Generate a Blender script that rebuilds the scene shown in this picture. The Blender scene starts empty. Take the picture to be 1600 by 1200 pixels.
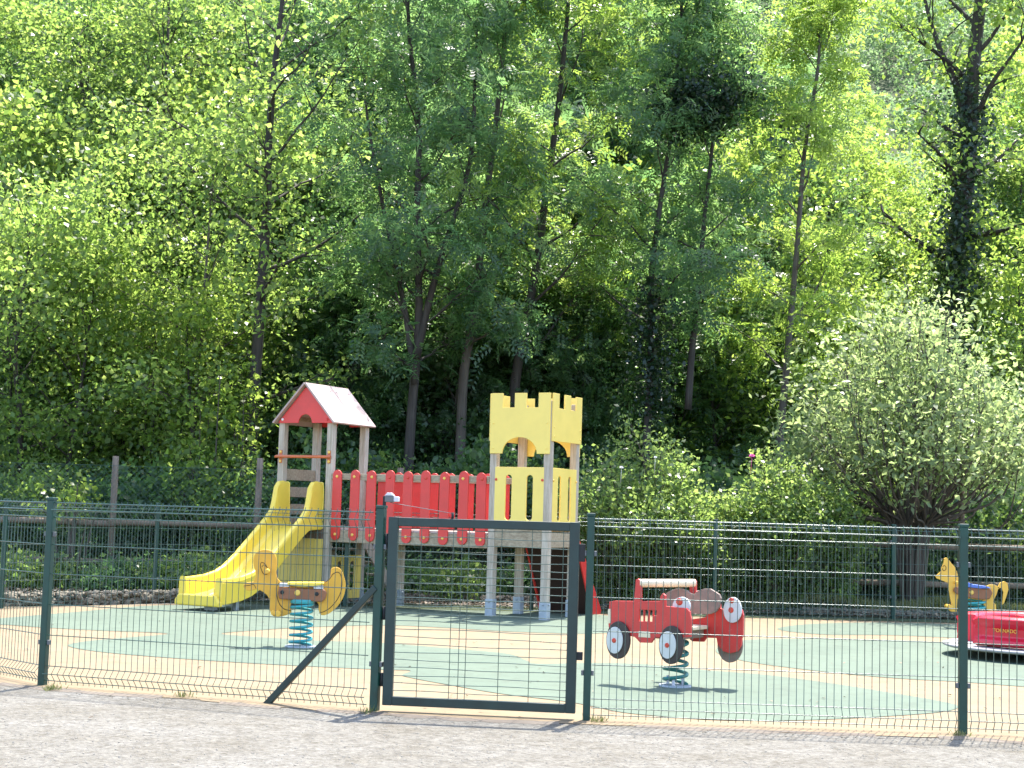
import bpy, math, random
import numpy as np
from mathutils import Vector, Matrix

random.seed(7)
scene = bpy.context.scene
COL = scene.collection
PI = math.pi

# ------------------------------------------------------------------ camera
F_PX, PITCH, ROLL, CAMH = 2372.2, .0836, .0292, 1.3873
_c, _s = math.cos(PITCH), math.sin(PITCH)
_cr, _sr = math.cos(ROLL), math.sin(ROLL)
FWD = np.array([0, _c, _s]); R0 = np.array([1., 0, 0]); U0 = np.array([0, -_s, _c])
RIGHT = R0 * _cr + U0 * _sr
UP = U0 * _cr - R0 * _sr
CAM = np.array([0, 0, CAMH])

cam_d = bpy.data.cameras.new("camera")
cam_d.sensor_width = 36.0
cam_d.lens = 36.0 * F_PX / 1600.0
cam_d.clip_start = .1
cam_d.clip_end = 2000
cam = bpy.data.objects.new("camera", cam_d)
COL.objects.link(cam)
cam.matrix_world = Matrix(((RIGHT[0], UP[0], -FWD[0], 0), (RIGHT[1], UP[1], -FWD[1], 0),
                           (RIGHT[2], UP[2], -FWD[2], CAMH), (0, 0, 0, 1)))
scene.camera = cam


def ray(u, v):
    return FWD + RIGHT * (u - 800) / F_PX + UP * (600 - v) / F_PX


def ground(u, v, z=0.0):
    d = ray(u, v)
    return d * ((z - CAMH) / d[2]) + CAM


def at(u, v, Y):
    d = ray(u, v)
    return d * (Y / d[1]) + CAM


def on_plane(u, v, p0, n):
    d = ray(u, v)
    t = np.dot(np.array(p0) - CAM, n) / np.dot(d, n)
    return d * t + CAM


# ------------------------------------------------------------------ helpers: tags and empties
def tag(o, label=None, cat=None, group=None, kind=None):
    if label: o['label'] = label
    if cat: o['category'] = cat
    if group: o['group'] = group
    if kind: o['kind'] = kind
    return o


def thing(name, label, cat, loc=(0, 0, 0), group=None, rotz=0.0):
    o = bpy.data.objects.new(name, None)
    o.empty_display_size = .2
    COL.objects.link(o)
    o.location = loc
    o.rotation_euler = (0, 0, rotz)
    return tag(o, label, cat, group)


def attach(o, parent):
    """parts are modelled in world coordinates; shift them under an unrotated empty"""
    if parent is None:
        return
    o.parent = parent
    if parent.parent is None and parent.type == 'EMPTY':
        o.location = -Vector(parent.location)


def frame_mat(o, x, z):
    """matrix with origin o, X axis x, Y axis z (up in the plane), Z axis = normal"""
    x = Vector(x).normalized(); y = Vector(z).normalized(); n = x.cross(y)
    return Matrix(((x.x, y.x, n.x, o[0]), (x.y, y.y, n.y, o[1]), (x.z, y.z, n.z, o[2]), (0, 0, 0, 1)))


class MB:
    def __init__(self):
        self.v = []; self.f = []; self.sm = []

    def add(self, vs, fs, smooth=False):
        b = len(self.v)
        self.v += [tuple(p) for p in vs]
        self.f += [tuple(i + b for i in f) for f in fs]
        self.sm += [smooth] * len(fs)

    def box(self, o, ax, ay, az):
        o = np.array(o, float); ax = np.array(ax, float); ay = np.array(ay, float); az = np.array(az, float)
        vs = [o + ax * i + ay * j + az * k for k in (0, 1) for j in (0, 1) for i in (0, 1)]
        self.add(vs, [(0, 2, 3, 1), (4, 5, 7, 6), (0, 1, 5, 4), (1, 3, 7, 5), (3, 2, 6, 7), (2, 0, 4, 6)])

    def bar(self, a, b, w, h, up=(0, 0, 1)):
        """rectangular bar from a to b, w sideways, h along up"""
        a = Vector(a); b = Vector(b); d = (b - a)
        s = d.cross(Vector(up))
        if s.length < 1e-6: s = d.cross(Vector((0, 1, 0)))
        s.normalize(); u = s.cross(d).normalized()
        o = a - s * w / 2 - u * h / 2
        self.box(o, d, s * w, u * h)

    def tube(self, pts, r, n=8, caps=True, smooth=True, closed=False):
        P = [Vector(p) for p in pts]
        k = len(P)
        rs = [r] * k if isinstance(r, (int, float)) else list(r)
        vs = []; prev = None
        for i, p in enumerate(P):
            if closed:
                t = (P[(i + 1) % k] - P[i - 1])
            else:
                t = (P[min(i + 1, k - 1)] - P[max(i - 1, 0)])
            t = t.normalized() if t.length > 1e-9 else Vector((0, 0, 1))
            if prev is None:
                u = t.cross(Vector((0, 0, 1)))
                if u.length < 1e-3: u = t.cross(Vector((1, 0, 0)))
                u.normalize()
            else:
                u = prev - t * prev.dot(t)
                if u.length < 1e-6: u = t.orthogonal()
                u.normalize()
            prev = u; w = t.cross(u)
            for j in range(n):
                a = 2 * PI * (j + .5) / n
                vs.append(p + (u * math.cos(a) + w * math.sin(a)) * rs[i])
        fs = []
        m = k if closed else k - 1
        for i in range(m):
            for j in range(n):
                a = i * n + j; b = i * n + (j + 1) % n
                c = ((i + 1) % k) * n + (j + 1) % n; d = ((i + 1) % k) * n + j
                fs.append((a, b, c, d))
        self.add(vs, fs, smooth)
        if caps and not closed:
            b = len(self.v) - k * n
            self.f.append(tuple(b + j for j in reversed(range(n)))); self.sm.append(False)
            self.f.append(tuple(b + (k - 1) * n + j for j in range(n))); self.sm.append(False)

    def cyl(self, a, b, r, n=16, r2=None):
        self.tube([a, b], [r, r if r2 is None else r2], n)

    def prism(self, pts2, M, t0, t1):
        """closed outline in the plane of matrix M, thickness from t0 to t1 along the normal"""
        k = len(pts2)
        area = sum(pts2[i][0] * pts2[(i + 1) % k][1] - pts2[(i + 1) % k][0] * pts2[i][1] for i in range(k))
        if area < 0: pts2 = list(reversed(pts2))
        vs = [M @ Vector((p[0], p[1], t0)) for p in pts2] + [M @ Vector((p[0], p[1], t1)) for p in pts2]
        fs = [tuple(reversed(range(k))), tuple(range(k, 2 * k))]
        for i in range(k):
            j = (i + 1) % k
            fs.append((i, j, k + j, k + i))
        self.add(vs, fs)

    def build(self, name, mat, parent=None, bevel=0, seg=2, autosm=None):
        me = bpy.data.meshes.new(name)
        me.from_pydata([tuple(p) for p in self.v], [], self.f)
        me.polygons.foreach_set('use_smooth', self.sm)
        me.update()
        me.materials.append(mat)
        o = bpy.data.objects.new(name, me)
        COL.objects.link(o)
        attach(o, parent)
        if bevel:
            m = o.modifiers.new('edge', 'BEVEL'); m.width = bevel; m.segments = seg
            m.limit_method = 'ANGLE'; m.angle_limit = math.radians(40)
        return o


def plate(name, outer, holes, M, t0, t1, mat, parent, bevel=.003):
    """flat board cut from a sheet: outline with holes, made through a filled 2D curve"""
    cu = bpy.data.curves.new(name, 'CURVE'); cu.dimensions = '2D'; cu.fill_mode = 'BOTH'
    for pl in [outer] + holes:
        sp = cu.splines.new('POLY'); sp.points.add(len(pl) - 1); sp.use_cyclic_u = True
        for p, q in zip(sp.points, pl): p.co = (q[0], q[1], 0, 1)
    th = abs(t1 - t0)
    cu.extrude = th / 2 - bevel; cu.bevel_depth = bevel; cu.bevel_resolution = 1; cu.offset = -bevel
    tmp = bpy.data.objects.new('tmp', cu); COL.objects.link(tmp)
    bpy.context.view_layer.update()
    dg = bpy.context.evaluated_depsgraph_get()
    me = bpy.data.meshes.new_from_object(tmp.evaluated_get(dg))
    bpy.data.objects.remove(tmp); bpy.data.curves.remove(cu)
    me.name = name
    me.transform(M @ Matrix.Translation((0, 0, (t0 + t1) / 2)))
    me.materials.clear(); me.materials.append(mat)
    me.polygons.foreach_set('use_smooth', [False] * len(me.polygons))
    o = bpy.data.objects.new(name, me); COL.objects.link(o); attach(o, parent)
    return o


def arc(cx, cy, r, a0, a1, n=10, ry=None):
    ry = r if ry is None else ry
    return [(cx + r * math.cos(math.radians(a0 + (a1 - a0) * i / n)), cy + ry * math.sin(math.radians(a0 + (a1 - a0) * i / n))) for i in range(n + 1)]


def catmull(pts, n=6, closed=True):
    P = [np.array(p, float) for p in pts]; k = len(P); out = []
    rng = range(k) if closed else range(k - 1)
    for i in rng:
        p0 = P[(i - 1) % k] if closed else P[max(i - 1, 0)]
        p1 = P[i]; p2 = P[(i + 1) % k]
        p3 = P[(i + 2) % k] if closed else P[min(i + 2, k - 1)]
        for j in range(n):
            t = j / n
            out.append(.5 * ((2 * p1) + (-p0 + p2) * t + (2 * p0 - 5 * p1 + 4 * p2 - p3) * t * t + (-p0 + 3 * p1 - 3 * p2 + p3) * t ** 3))
    if not closed: out.append(P[-1])
    return out


# ------------------------------------------------------------------ materials
def new_mat(name):
    m = bpy.data.materials.new(name); m.use_nodes = True
    nt = m.node_tree; nt.nodes.clear()
    out = nt.nodes.new('ShaderNodeOutputMaterial')
    b = nt.nodes.new('ShaderNodeBsdfPrincipled')
    nt.links.new(b.outputs[0], out.inputs[0])
    return m, nt, b, out


def ramp(nt, stops):
    r = nt.nodes.new('ShaderNodeValToRGB')
    e = r.color_ramp.elements
    while len(e) < len(stops): e.new(.5)
    for x, (p, c) in zip(e, stops):
        x.position = p; x.color = (*c, 1)
    return r


def noise(nt, scale, detail=4, rough=.6, vec=None):
    n = nt.nodes.new('ShaderNodeTexNoise')
    n.inputs['Scale'].default_value = scale; n.inputs['Detail'].default_value = detail
    n.inputs['Roughness'].default_value = rough
    if vec is not None: nt.links.new(vec, n.inputs['Vector'])
    return n


def coords(nt, scale=None):
    t = nt.nodes.new('ShaderNodeTexCoord')
    if scale is None: return t.outputs['Object']
    m = nt.nodes.new('ShaderNodeMapping'); m.inputs['Scale'].default_value = scale
    nt.links.new(t.outputs['Object'], m.inputs['Vector'])
    return m.outputs[0]


def bump(nt, b, src, strength=.3, dist=.01):
    bm = nt.nodes.new('ShaderNodeBump'); bm.inputs['Strength'].default_value = strength; bm.inputs['Distance'].default_value = dist
    nt.links.new(src, bm.inputs['Height']); nt.links.new(bm.outputs[0], b.inputs['Normal'])


def painted(name, c, rough=.4, var=.12, scale=6, spec=.5, speck=None, metal=0.0):
    """painted or moulded surface: soft blotches, fine dirt, slightly uneven gloss"""
    m, nt, b, out = new_mat(name)
    v = coords(nt)
    n = noise(nt, scale, 6, .65, v)
    dark = tuple(x * (1 - var) for x in c); lite = tuple(min(1, x * (1 + var * .6)) for x in c)
    r = ramp(nt, [(.3, dark), (.7, lite)])
    nt.links.new(n.outputs['Fac'], r.inputs[0])
    src = r.outputs[0]
    if speck:
        n2 = noise(nt, 70, 8, .8, v)
        r2 = ramp(nt, [(.61, (0, 0, 0)), (.70, (.8, .8, .8))])
        nt.links.new(n2.outputs['Fac'], r2.inputs[0])
        mx = nt.nodes.new('ShaderNodeMixRGB'); nt.links.new(r2.outputs[0], mx.inputs[0])
        nt.links.new(src, mx.inputs[1]); mx.inputs[2].default_value = (*speck, 1)
        src = mx.outputs[0]
    nt.links.new(src, b.inputs['Base Color'])
    rr = nt.nodes.new('ShaderNodeMapRange'); rr.inputs[3].default_value = rough - .08; rr.inputs[4].default_value = rough + .14
    nt.links.new(n.outputs['Fac'], rr.inputs[0]); nt.links.new(rr.outputs[0], b.inputs['Roughness'])
    b.inputs['Specular IOR Level'].default_value = spec
    b.inputs['Metallic'].default_value = metal
    return m


def wood(name, c1, c2, axis=2, rough=.85, scale=1.0):
    """weathered timber with grain along one axis"""
    m, nt, b, out = new_mat(name)
    s = [38 * scale] * 3; s[axis] = 2.2 * scale
    v = coords(nt, tuple(s))
    n = noise(nt, 1.0, 6, .7, v)
    n2 = noise(nt, 3.0, 4, .6, coords(nt))
    r = ramp(nt, [(.32, c1), (.5, tuple((a + d) / 2 for a, d in zip(c1, c2))), (.66, c2)])
    nt.links.new(n.outputs['Fac'], r.inputs[0])
    mx = nt.nodes.new('ShaderNodeMixRGB'); mx.blend_type = 'MULTIPLY'; mx.inputs[0].default_value = .55
    r2 = ramp(nt, [(.3, (.62, .58, .54)), (.7, (1, 1, 1))])
    nt.links.new(n2.outputs['Fac'], r2.inputs[0])
    nt.links.new(r.outputs[0], mx.inputs[1]); nt.links.new(r2.outputs[0], mx.inputs[2])
    nt.links.new(mx.outputs[0], b.inputs['Base Color'])
    b.inputs['Roughness'].default_value = rough
    bump(nt, b, n.outputs['Fac'], .35, .004)
    return m


def leafmat(name, cols, tcols, tfac=.5, rough=.42, spec=.5):
    m, nt, b, out = new_mat(name)
    a = nt.nodes.new('ShaderNodeAttribute'); a.attribute_name = 'v'
    r = ramp(nt, [(i / (len(cols) - 1), c) for i, c in enumerate(cols)])
    r2 = ramp(nt, [(i / (len(tcols) - 1), c) for i, c in enumerate(tcols)])
    nt.links.new(a.outputs['Fac'], r.inputs[0]); nt.links.new(a.outputs['Fac'], r2.inputs[0])
    nt.links.new(r.outputs[0], b.inputs['Base Color'])
    b.inputs['Roughness'].default_value = rough
    b.inputs['Specular IOR Level'].default_value = spec
    t = nt.nodes.new('ShaderNodeBsdfTranslucent'); nt.links.new(r2.outputs[0], t.inputs[0])
    mx = nt.nodes.new('ShaderNodeMixShader'); mx.inputs[0].default_value = tfac
    nt.links.new(b.outputs[0], mx.inputs[1]); nt.links.new(t.outputs[0], mx.inputs[2])
    nt.links.new(mx.outputs[0], out.inputs[0])
    return m


M = {}
M['yellow'] = painted('yellow_board', (.84, .63, .15), .38, .06, 4)
M['slide'] = painted('yellow_plastic', (.82, .595, .07), .32, .08, 3)
M['red'] = painted('red_board', (.62, .040, .034), .36, .12, 5, speck=None)
M['red_worn'] = painted('worn_red_board', (.60, .046, .038), .45, .12, 6, speck=(.55, .45, .42))
M['red_plastic'] = painted('red_plastic', (.62, .010, .035), .3, .06, 3, spec=.6)
M['orange'] = painted('orange_tube', (.55, .14, .05), .4, .2, 8)
M['bolt_yellow'] = painted('yellow_cap', (.8, .5, .1), .4, .1, 9)
M['bolt_red'] = painted('red_cap', (.6, .06, .03), .4, .1, 9)
M['wood'] = wood('weathered_post', (.34, .28, .21), (.60, .53, .44))
M['wood_h'] = wood('weathered_beam', (.26, .20, .13), (.46, .38, .27), axis=0)
M['wood_dark'] = wood('dark_timber', (.10, .066, .045), (.20, .14, .10), axis=0)
M['wood_post'] = wood('fence_post_timber', (.13, .095, .068), (.26, .20, .15))
M['roof'] = painted('faded_roof_board', (.43, .325, .295), .8, .22, 2.5, speck=(.30, .19, .165))
M['steel'] = painted('galvanised_foot', (.36, .40, .44), .5, .15, 12, metal=.35)
M['green_paint'] = painted('green_fence_paint', (.004, .043, .031), .42, .35, 9)
M['gate_paint'] = painted('gate_paint', (.013, .032, .029), .45, .35, 5, speck=(.045, .052, .046))
M['wire'] = painted('green_wire', (.012, .058, .045), .27, .25, 9, spec=1.0)
M['mesh_grey'] = painted('grey_green_mesh', (.06, .12, .10), .45, .2, 9)
M['spring_teal'] = painted('teal_spring', (.03, .30, .32), .35, .12, 9)
M['spring_green'] = painted('dark_green_spring', (.015, .17, .15), .38, .15, 9)
M['ochre'] = painted('ochre_board', (.72, .37, .035), .42, .10, 6)
M['ochre_pale'] = painted('pale_ochre_board', (.78, .44, .06), .42, .10, 6)
M['line'] = painted('engraved_line', (.06, .03, .012), .6, .1, 9)
M['brown'] = painted('brown_block', (.26, .10, .045), .5, .2, 10)
M['tyre'] = painted('dark_tyre_board', (.045, .032, .028), .55, .2, 10)
M['white'] = painted('white_disc', (.60, .60, .58), .45, .1, 8)
M['cream'] = painted('cream_tube', (.78, .66, .46), .45, .08, 8)
M['back_brown'] = painted('weathered_brown_board', (.24, .17, .135), .7, .3, 9, speck=(.36, .29, .25))
M['grey_plastic'] = painted('grey_plastic', (.12, .125, .13), .45, .12, 9)
M['light_plastic'] = painted('light_grey_cap', (.62, .6, .64), .4, .08, 9)
M['plate_grey'] = painted('disc_plate', (.30, .285, .28), .6, .15, 7)
M['blue'] = painted('blue_seat', (.08, .16, .5), .4, .1, 8)
M['black'] = painted('black_rubber', (.015, .015, .016), .7, .2, 8)
M['ramp_brown'] = painted('brown_panel', (.035, .016, .012), .7, .2, 5)
M['bark'] = wood('bark', (.018, .014, .012), (.075, .062, .052), scale=.35)
M['bark_pale'] = wood('pale_bark', (.045, .036, .030), (.14, .115, .095), scale=.35)
M['text_yellow'] = painted('yellow_lettering', (.85, .42, .05), .4, .05, 8)
M['rose_pink'] = painted('pink_petal', (.75, .12, .35), .6, .1, 9)
M['rose_white'] = painted('white_petal', (.8, .76, .76), .6, .1, 9)


def epdm(name, c, c2, speck):
    m, nt, b, out = new_mat(name)
    v = coords(nt)
    n1 = noise(nt, .8, 5, .6, v); n2 = noise(nt, 60, 3, .7, v); n3 = noise(nt, 5, 5, .7, v)
    r = ramp(nt, [(.35, c), (.68, c2)]); nt.links.new(n1.outputs['Fac'], r.inputs[0])
    r2 = ramp(nt, [(.60, (0, 0, 0)), (.70, (.55, .55, .55))]); nt.links.new(n2.outputs['Fac'], r2.inputs[0])
    mx = nt.nodes.new('ShaderNodeMixRGB'); nt.links.new(r2.outputs[0], mx.inputs[0]); nt.links.new(r.outputs[0], mx.inputs[1]); mx.inputs[2].default_value = (*speck, 1)
    r3 = ramp(nt, [(.30, (.74, .72, .70)), (.52, (1, 1, 1))]); nt.links.new(n3.outputs['Fac'], r3.inputs[0])
    m3 = nt.nodes.new('ShaderNodeMixRGB'); m3.blend_type = 'MULTIPLY'; m3.inputs[0].default_value = .85
    nt.links.new(mx.outputs[0], m3.inputs[1]); nt.links.new(r3.outputs[0], m3.inputs[2])
    nt.links.new(m3.outputs[0], b.inputs['Base Color']); b.inputs['Roughness'].default_value = .85
    bump(nt, b, n2.outputs['Fac'], .25, .004)
    return m


M['peach'] = epdm('sand_coloured_rubber', (.190, .136, .074), (.215, .156, .088), (.15, .108, .06))
M['mint'] = epdm('mint_rubber', (.078, .110, .076), (.096, .130, .090), (.06, .09, .062))


def gravel_mat():
    m, nt, b, out = new_mat('pale_gravel')
    v = coords(nt)
    n1 = noise(nt, 1.2, 6, .65, v); n2 = noise(nt, 34, 7, .8, v)
    vo = nt.nodes.new('ShaderNodeTexVoronoi'); vo.inputs['Scale'].default_value = 30; nt.links.new(v, vo.inputs['Vector'])
    r = ramp(nt, [(.3, (.128, .114, .088)), (.5, (.158, .147, .124)), (.72, (.190, .181, .160))]); nt.links.new(n1.outputs['Fac'], r.inputs[0])
    r2 = ramp(nt, [(.34, (.42, .39, .35)), (.5, (.92, .91, .90)), (.64, (1.25, 1.24, 1.22))]); nt.links.new(n2.outputs['Fac'], r2.inputs[0])
    mx = nt.nodes.new('ShaderNodeMixRGB'); mx.blend_type = 'MULTIPLY'; mx.inputs[0].default_value = .85
    nt.links.new(r.outputs[0], mx.inputs[1]); nt.links.new(r2.outputs[0], mx.inputs[2])
    n5 = noise(nt, 9, 5, .75, v)
    r5 = ramp(nt, [(.36, (.66, .62, .56)), (.5, (1, 1, 1)), (.62, (1.22, 1.22, 1.22))]); nt.links.new(n5.outputs['Fac'], r5.inputs[0])
    m5 = nt.nodes.new('ShaderNodeMixRGB'); m5.blend_type = 'MULTIPLY'; m5.inputs[0].default_value = .75
    nt.links.new(mx.outputs[0], m5.inputs[1]); nt.links.new(r5.outputs[0], m5.inputs[2]); mx = m5
    r3 = ramp(nt, [(0, (.60, .57, .54)), (.5, (1, 1, 1)), (1, (1.2, 1.2, 1.2))]); nt.links.new(vo.outputs['Color'], r3.inputs[0])
    m3 = nt.nodes.new('ShaderNodeMixRGB'); m3.blend_type = 'MULTIPLY'; m3.inputs[0].default_value = .6
    nt.links.new(mx.outputs[0], m3.inputs[1]); nt.links.new(r3.outputs[0], m3.inputs[2])
    nt.links.new(m3.outputs[0], b.inputs['Base Color']); b.inputs['Roughness'].default_value = .95
    ad = nt.nodes.new('ShaderNodeMath'); nt.links.new(n2.outputs['Fac'], ad.inputs[0]); nt.links.new(vo.outputs['Distance'], ad.inputs[1])
    bump(nt, b, ad.outputs[0], .8, .015)
    return m


def soil_mat():
    m, nt, b, out = new_mat('forest_soil')
    v = coords(nt)
    n1 = noise(nt, .35, 6, .65, v); n2 = noise(nt, 9, 6, .75, v)
    r = ramp(nt, [(.35, (.035, .055, .018)), (.6, (.06, .085, .028)), (.75, (.09, .075, .045))]); nt.links.new(n1.outputs['Fac'], r.inputs[0])
    r2 = ramp(nt, [(.3, (.4, .4, .4)), (.7, (1.25, 1.2, 1.1))]); nt.links.new(n2.outputs['Fac'], r2.inputs[0])
    mx = nt.nodes.new('ShaderNodeMixRGB'); mx.blend_type = 'MULTIPLY'; mx.inputs[0].default_value = .9
    nt.links.new(r.outputs[0], mx.inputs[1]); nt.links.new(r2.outputs[0], mx.inputs[2])
    nt.links.new(mx.outputs[0], b.inputs['Base Color']); b.inputs['Roughness'].default_value = .95
    bump(nt, b, n2.outputs['Fac'], .8, .05)
    return m


def stone_mat():
    m, nt, b, out = new_mat('rubble_stone')
    v = coords(nt)
    n1 = noise(nt, 6, 5, .7, v); n2 = noise(nt, 40, 5, .7, v)
    r = ramp(nt, [(.3, (.105, .088, .060)), (.5, (.175, .150, .108)), (.72, (.26, .232, .18))]); nt.links.new(n1.outputs['Fac'], r.inputs[0])
    nt.links.new(r.outputs[0], b.inputs['Base Color']); b.inputs['Roughness'].default_value = .9
    bump(nt, b, n2.outputs['Fac'], .6, .02)
    return m


M['pebble'] = painted('pale_pebble', (.24, .22, .19), .9, .35, 30)
M['dirt'] = epdm('dirty_grit', (.105, .082, .060), (.15, .122, .092), (.19, .17, .145))
M['gravel'] = gravel_mat(); M['soil'] = soil_mat(); M['stone'] = stone_mat()

TR = 1.0
M['leaf_alder'] = leafmat('alder_leaves', [(.045, .085, .026), (.07, .12, .036), (.115, .16, .05)], [(.30, .48, .09), (.41, .58, .12), (.56, .68, .18)], .56, .36, .5)
M['leaf_ash'] = leafmat('ash_leaves', [(.034, .070, .042), (.052, .098, .052), (.085, .13, .066)], [(.19, .38, .12), (.28, .48, .15), (.42, .59, .19)], .54, .36, .5)
M['leaf_lime'] = leafmat('bright_leaves', [(.060, .106, .024), (.09, .14, .032), (.13, .17, .046)], [(.33, .52, .075), (.43, .60, .10), (.55, .68, .15)], .56, .36, .5)
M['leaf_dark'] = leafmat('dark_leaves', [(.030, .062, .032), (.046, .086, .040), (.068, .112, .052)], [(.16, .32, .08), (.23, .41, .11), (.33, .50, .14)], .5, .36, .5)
M['leaf_willow'] = leafmat('grey_green_leaves', [(.11, .16, .068), (.15, .20, .09), (.19, .23, .115)], [(.38, .51, .18), (.46, .58, .22), (.55, .64, .28)], .55, .4, .6)
M['leaf_rose'] = leafmat('rose_leaves', [(.050, .095, .034), (.072, .122, .044), (.10, .15, .06)], [(.32, .50, .11), (.41, .57, .14), (.51, .64, .18)], .53, .32, .6)
M['leaf_ivy'] = leafmat('ivy_leaves', [(.012, .028, .014), (.018, .040, .018), (.03, .055, .024)], [(.04, .09, .025), (.06, .12, .03), (.09, .16, .04)], .3, .35, .5)
M['grass'] = leafmat('grass_blades', [(.10, .12, .035), (.16, .17, .06), (.26, .24, .11)], [(.16, .22, .04), (.22, .26, .06), (.28, .28, .1)], .35, .5)
M['litter'] = leafmat('dry_leaf_litter', [(.10, .07, .045), (.20, .15, .10), (.36, .31, .25)], [(.1, .07, .04), (.15, .1, .06), (.2, .15, .1)], .15, .7)

# ------------------------------------------------------------------ light
SUN_EL, SUN_AZ = math.radians(66.6), math.radians(21.7)      # sun stands behind the scene, a little to the right
w = bpy.data.worlds.new("World"); scene.world = w; w.use_nodes = True
nt = w.node_tree
bg = nt.nodes['Background']
sky = nt.nodes.new('ShaderNodeTexSky'); sky.sky_type = 'NISHITA'; sky.sun_disc = False
sky.sun_elevation = SUN_EL; sky.sun_rotation = SUN_AZ
sky.air_density = 1.0; sky.dust_density = 1.5
nt.links.new(sky.outputs[0], bg.inputs[0]); bg.inputs[1].default_value = .15
sl = bpy.data.lights.new('sun', 'SUN'); sl.energy = 3.1; sl.angle = math.radians(.5); sl.color = (1, .955, .87)
so = bpy.data.objects.new('sun', sl); COL.objects.link(so)
sd = Vector((math.sin(SUN_AZ) * math.cos(SUN_EL), math.cos(SUN_AZ) * math.cos(SUN_EL), math.sin(SUN_EL)))
so.rotation_euler = sd.to_track_quat('Z', 'Y').to_euler()
so.location = (20, 40, 60)
scene.view_settings.view_transform = 'Standard'
scene.view_settings.look = 'None'
scene.view_settings.exposure = 2.15
scene.view_settings.gamma = 1
scene.cycles.max_bounces = 9
scene.cycles.diffuse_bounces = 7
scene.cycles.transmission_bounces = 7
scene.cycles.glossy_bounces = 3
scene.cycles.caustics_reflective = False
scene.cycles.caustics_refractive = False


# ------------------------------------------------------------------ ground
def sheet(name, pts, z, mat, kind='structure'):
    import bmesh
    bm = bmesh.new()
    vs = [bm.verts.new((p[0], p[1], z)) for p in pts]
    f = bm.faces.new(vs)
    f.normal_update()
    if f.normal.z < 0: f.normal_flip()
    bmesh.ops.triangulate(bm, faces=[f])
    me = bpy.data.meshes.new(name); bm.to_mesh(me); bm.free()
    me.materials.append(mat)
    o = bpy.data.objects.new(name, me); COL.objects.link(o)
    tag(o, kind=kind)
    return o


rg = np.random.default_rng(3)


def wavy(pts, amp=.02, step=.12):
    """subdivide a ground polyline and roughen it slightly"""
    out = []
    for a, b in zip(pts[:-1], pts[1:]):
        a = np.array(a); b = np.array(b); n = max(1, int(np.linalg.norm(b - a) / step))
        for i in range(n):
            out.append(a + (b - a) * i / n + rg.normal(0, amp, len(a)))
    out.append(np.array(pts[-1]))
    return out


G = lambda u, v: ground(u, v)[:2]
sheet('gravel_ground', [(-70, -30), (70, -30), (70, 26), (-70, 26)], 0, M['gravel'])
front_edge = [(-9.5, 14.9)] + [G(*p) for p in [(0, 1069), (66, 1076), (150, 1084), (270, 1091), (420, 1106), (590, 1116), (750, 1127), (915, 1132), (1050, 1138), (1250, 1146), (1505, 1154), (1600, 1162)]] + [(9.0, 9.6)]
back_edge = [(11., 23.4), G(1600, 972), G(1400, 967), G(1100, 957), G(900, 951), G(560, 942), G(300, 943), G(130, 947), G(0, 949), (-9.5, 17.6)]
sheet('play_surface', wavy(front_edge, .022, .10) + wavy(back_edge, .02, .3), .004, M['peach'])

greens = [
    [(-60, 972), (0, 967), (60, 962), (130, 956), (220, 948), (300, 946), (460, 945), (640, 949), (800, 954), (930, 961), (985, 970), (990, 982), (930, 991), (800, 988), (700, 982),
     (600, 978), (480, 981), (400, 986), (345, 991), (400, 996), (500, 1002), (600, 1006), (700, 1014), (790, 1022), (822, 1033), (840, 1038), (930, 1037), (1010, 1039), (1100, 1048), (1200, 1056), (1300, 1069), (1400, 1085), (1475, 1098),
     (1497, 1106), (1470, 1114), (1380, 1121), (1250, 1127), (1130, 1127), (1050, 1122), (975, 1115), (930, 1106), (880, 1097), (780, 1085), (710, 1073),
     (650, 1062), (628, 1056), (640, 1049), (580, 1047), (400, 1038), (250, 1028), (150, 1019), (106, 1010), (135, 1003), (200, 997), (262, 991), (150, 986), (60, 981), (0, 977), (-60, 980)],
    [(1118, 1019), (1135, 1006), (1180, 1000), (1260, 999), (1400, 1001), (1540, 1007), (1700, 1010), (1720, 1080), (1640, 1077), (1505, 1067), (1400, 1061), (1300, 1052), (1200, 1040), (1150, 1031)],
    [(1215, 984), (1250, 977), (1320, 974), (1420, 974), (1560, 979), (1680, 984), (1690, 1001), (1600, 1001), (1480, 997), (1380, 993), (1280, 992)],
]
for pl in greens:
    pts = catmull([G(*p) for p in pl], 5)
    sheet('play_surface_patch', pts, .008, M['mint'])


def terr(x, y):
    h = 0.0
    if y > 24: h += .07 * (min(y, 31) - 24)
    if y > 31: h += .22 * (min(y, 50) - 31)
    if y > 50: h += .03 * (min(y, 130) - 50)
    if y > 130: h += .72 * (min(y, 290) - 130) * (1 - .08 * math.sin(x * .03))
    k = max(0, min(1, (y - 24) / 4))
    h += k * (.25 * math.sin(x * .5 + y * .3) + .15 * math.sin(x * 1.3 - y * .9))
    return h + .012


xs = [-150, -110, -80, -60, -45, -34] + list(np.arange(-26, 27, 1.5)) + [34, 45, 60, 80, 110, 150]
ys = [21.2, 21.8, 22.4] + list(np.arange(23, 52, 1.3)) + list(np.arange(55, 130, 10)) + list(np.arange(130, 300, 8))
mb = MB()
vs = []
for y in ys:
    for x in xs:
        z = terr(x, y)
        if y < 22.7: z = .010
        vs.append((x, y + (0 if y > 23 else .045 * x if abs(x) < 26 else .045 * 26 * np.sign(x)), z))
nx = len(xs)
mb.add(vs, [(j * nx + i, j * nx + i + 1, (j + 1) * nx + i + 1, (j + 1) * nx + i) for j in range(len(ys) - 1) for i in range(nx - 1)], True)
tag(mb.build('hillside', M['soil']), kind='structure')

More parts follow.
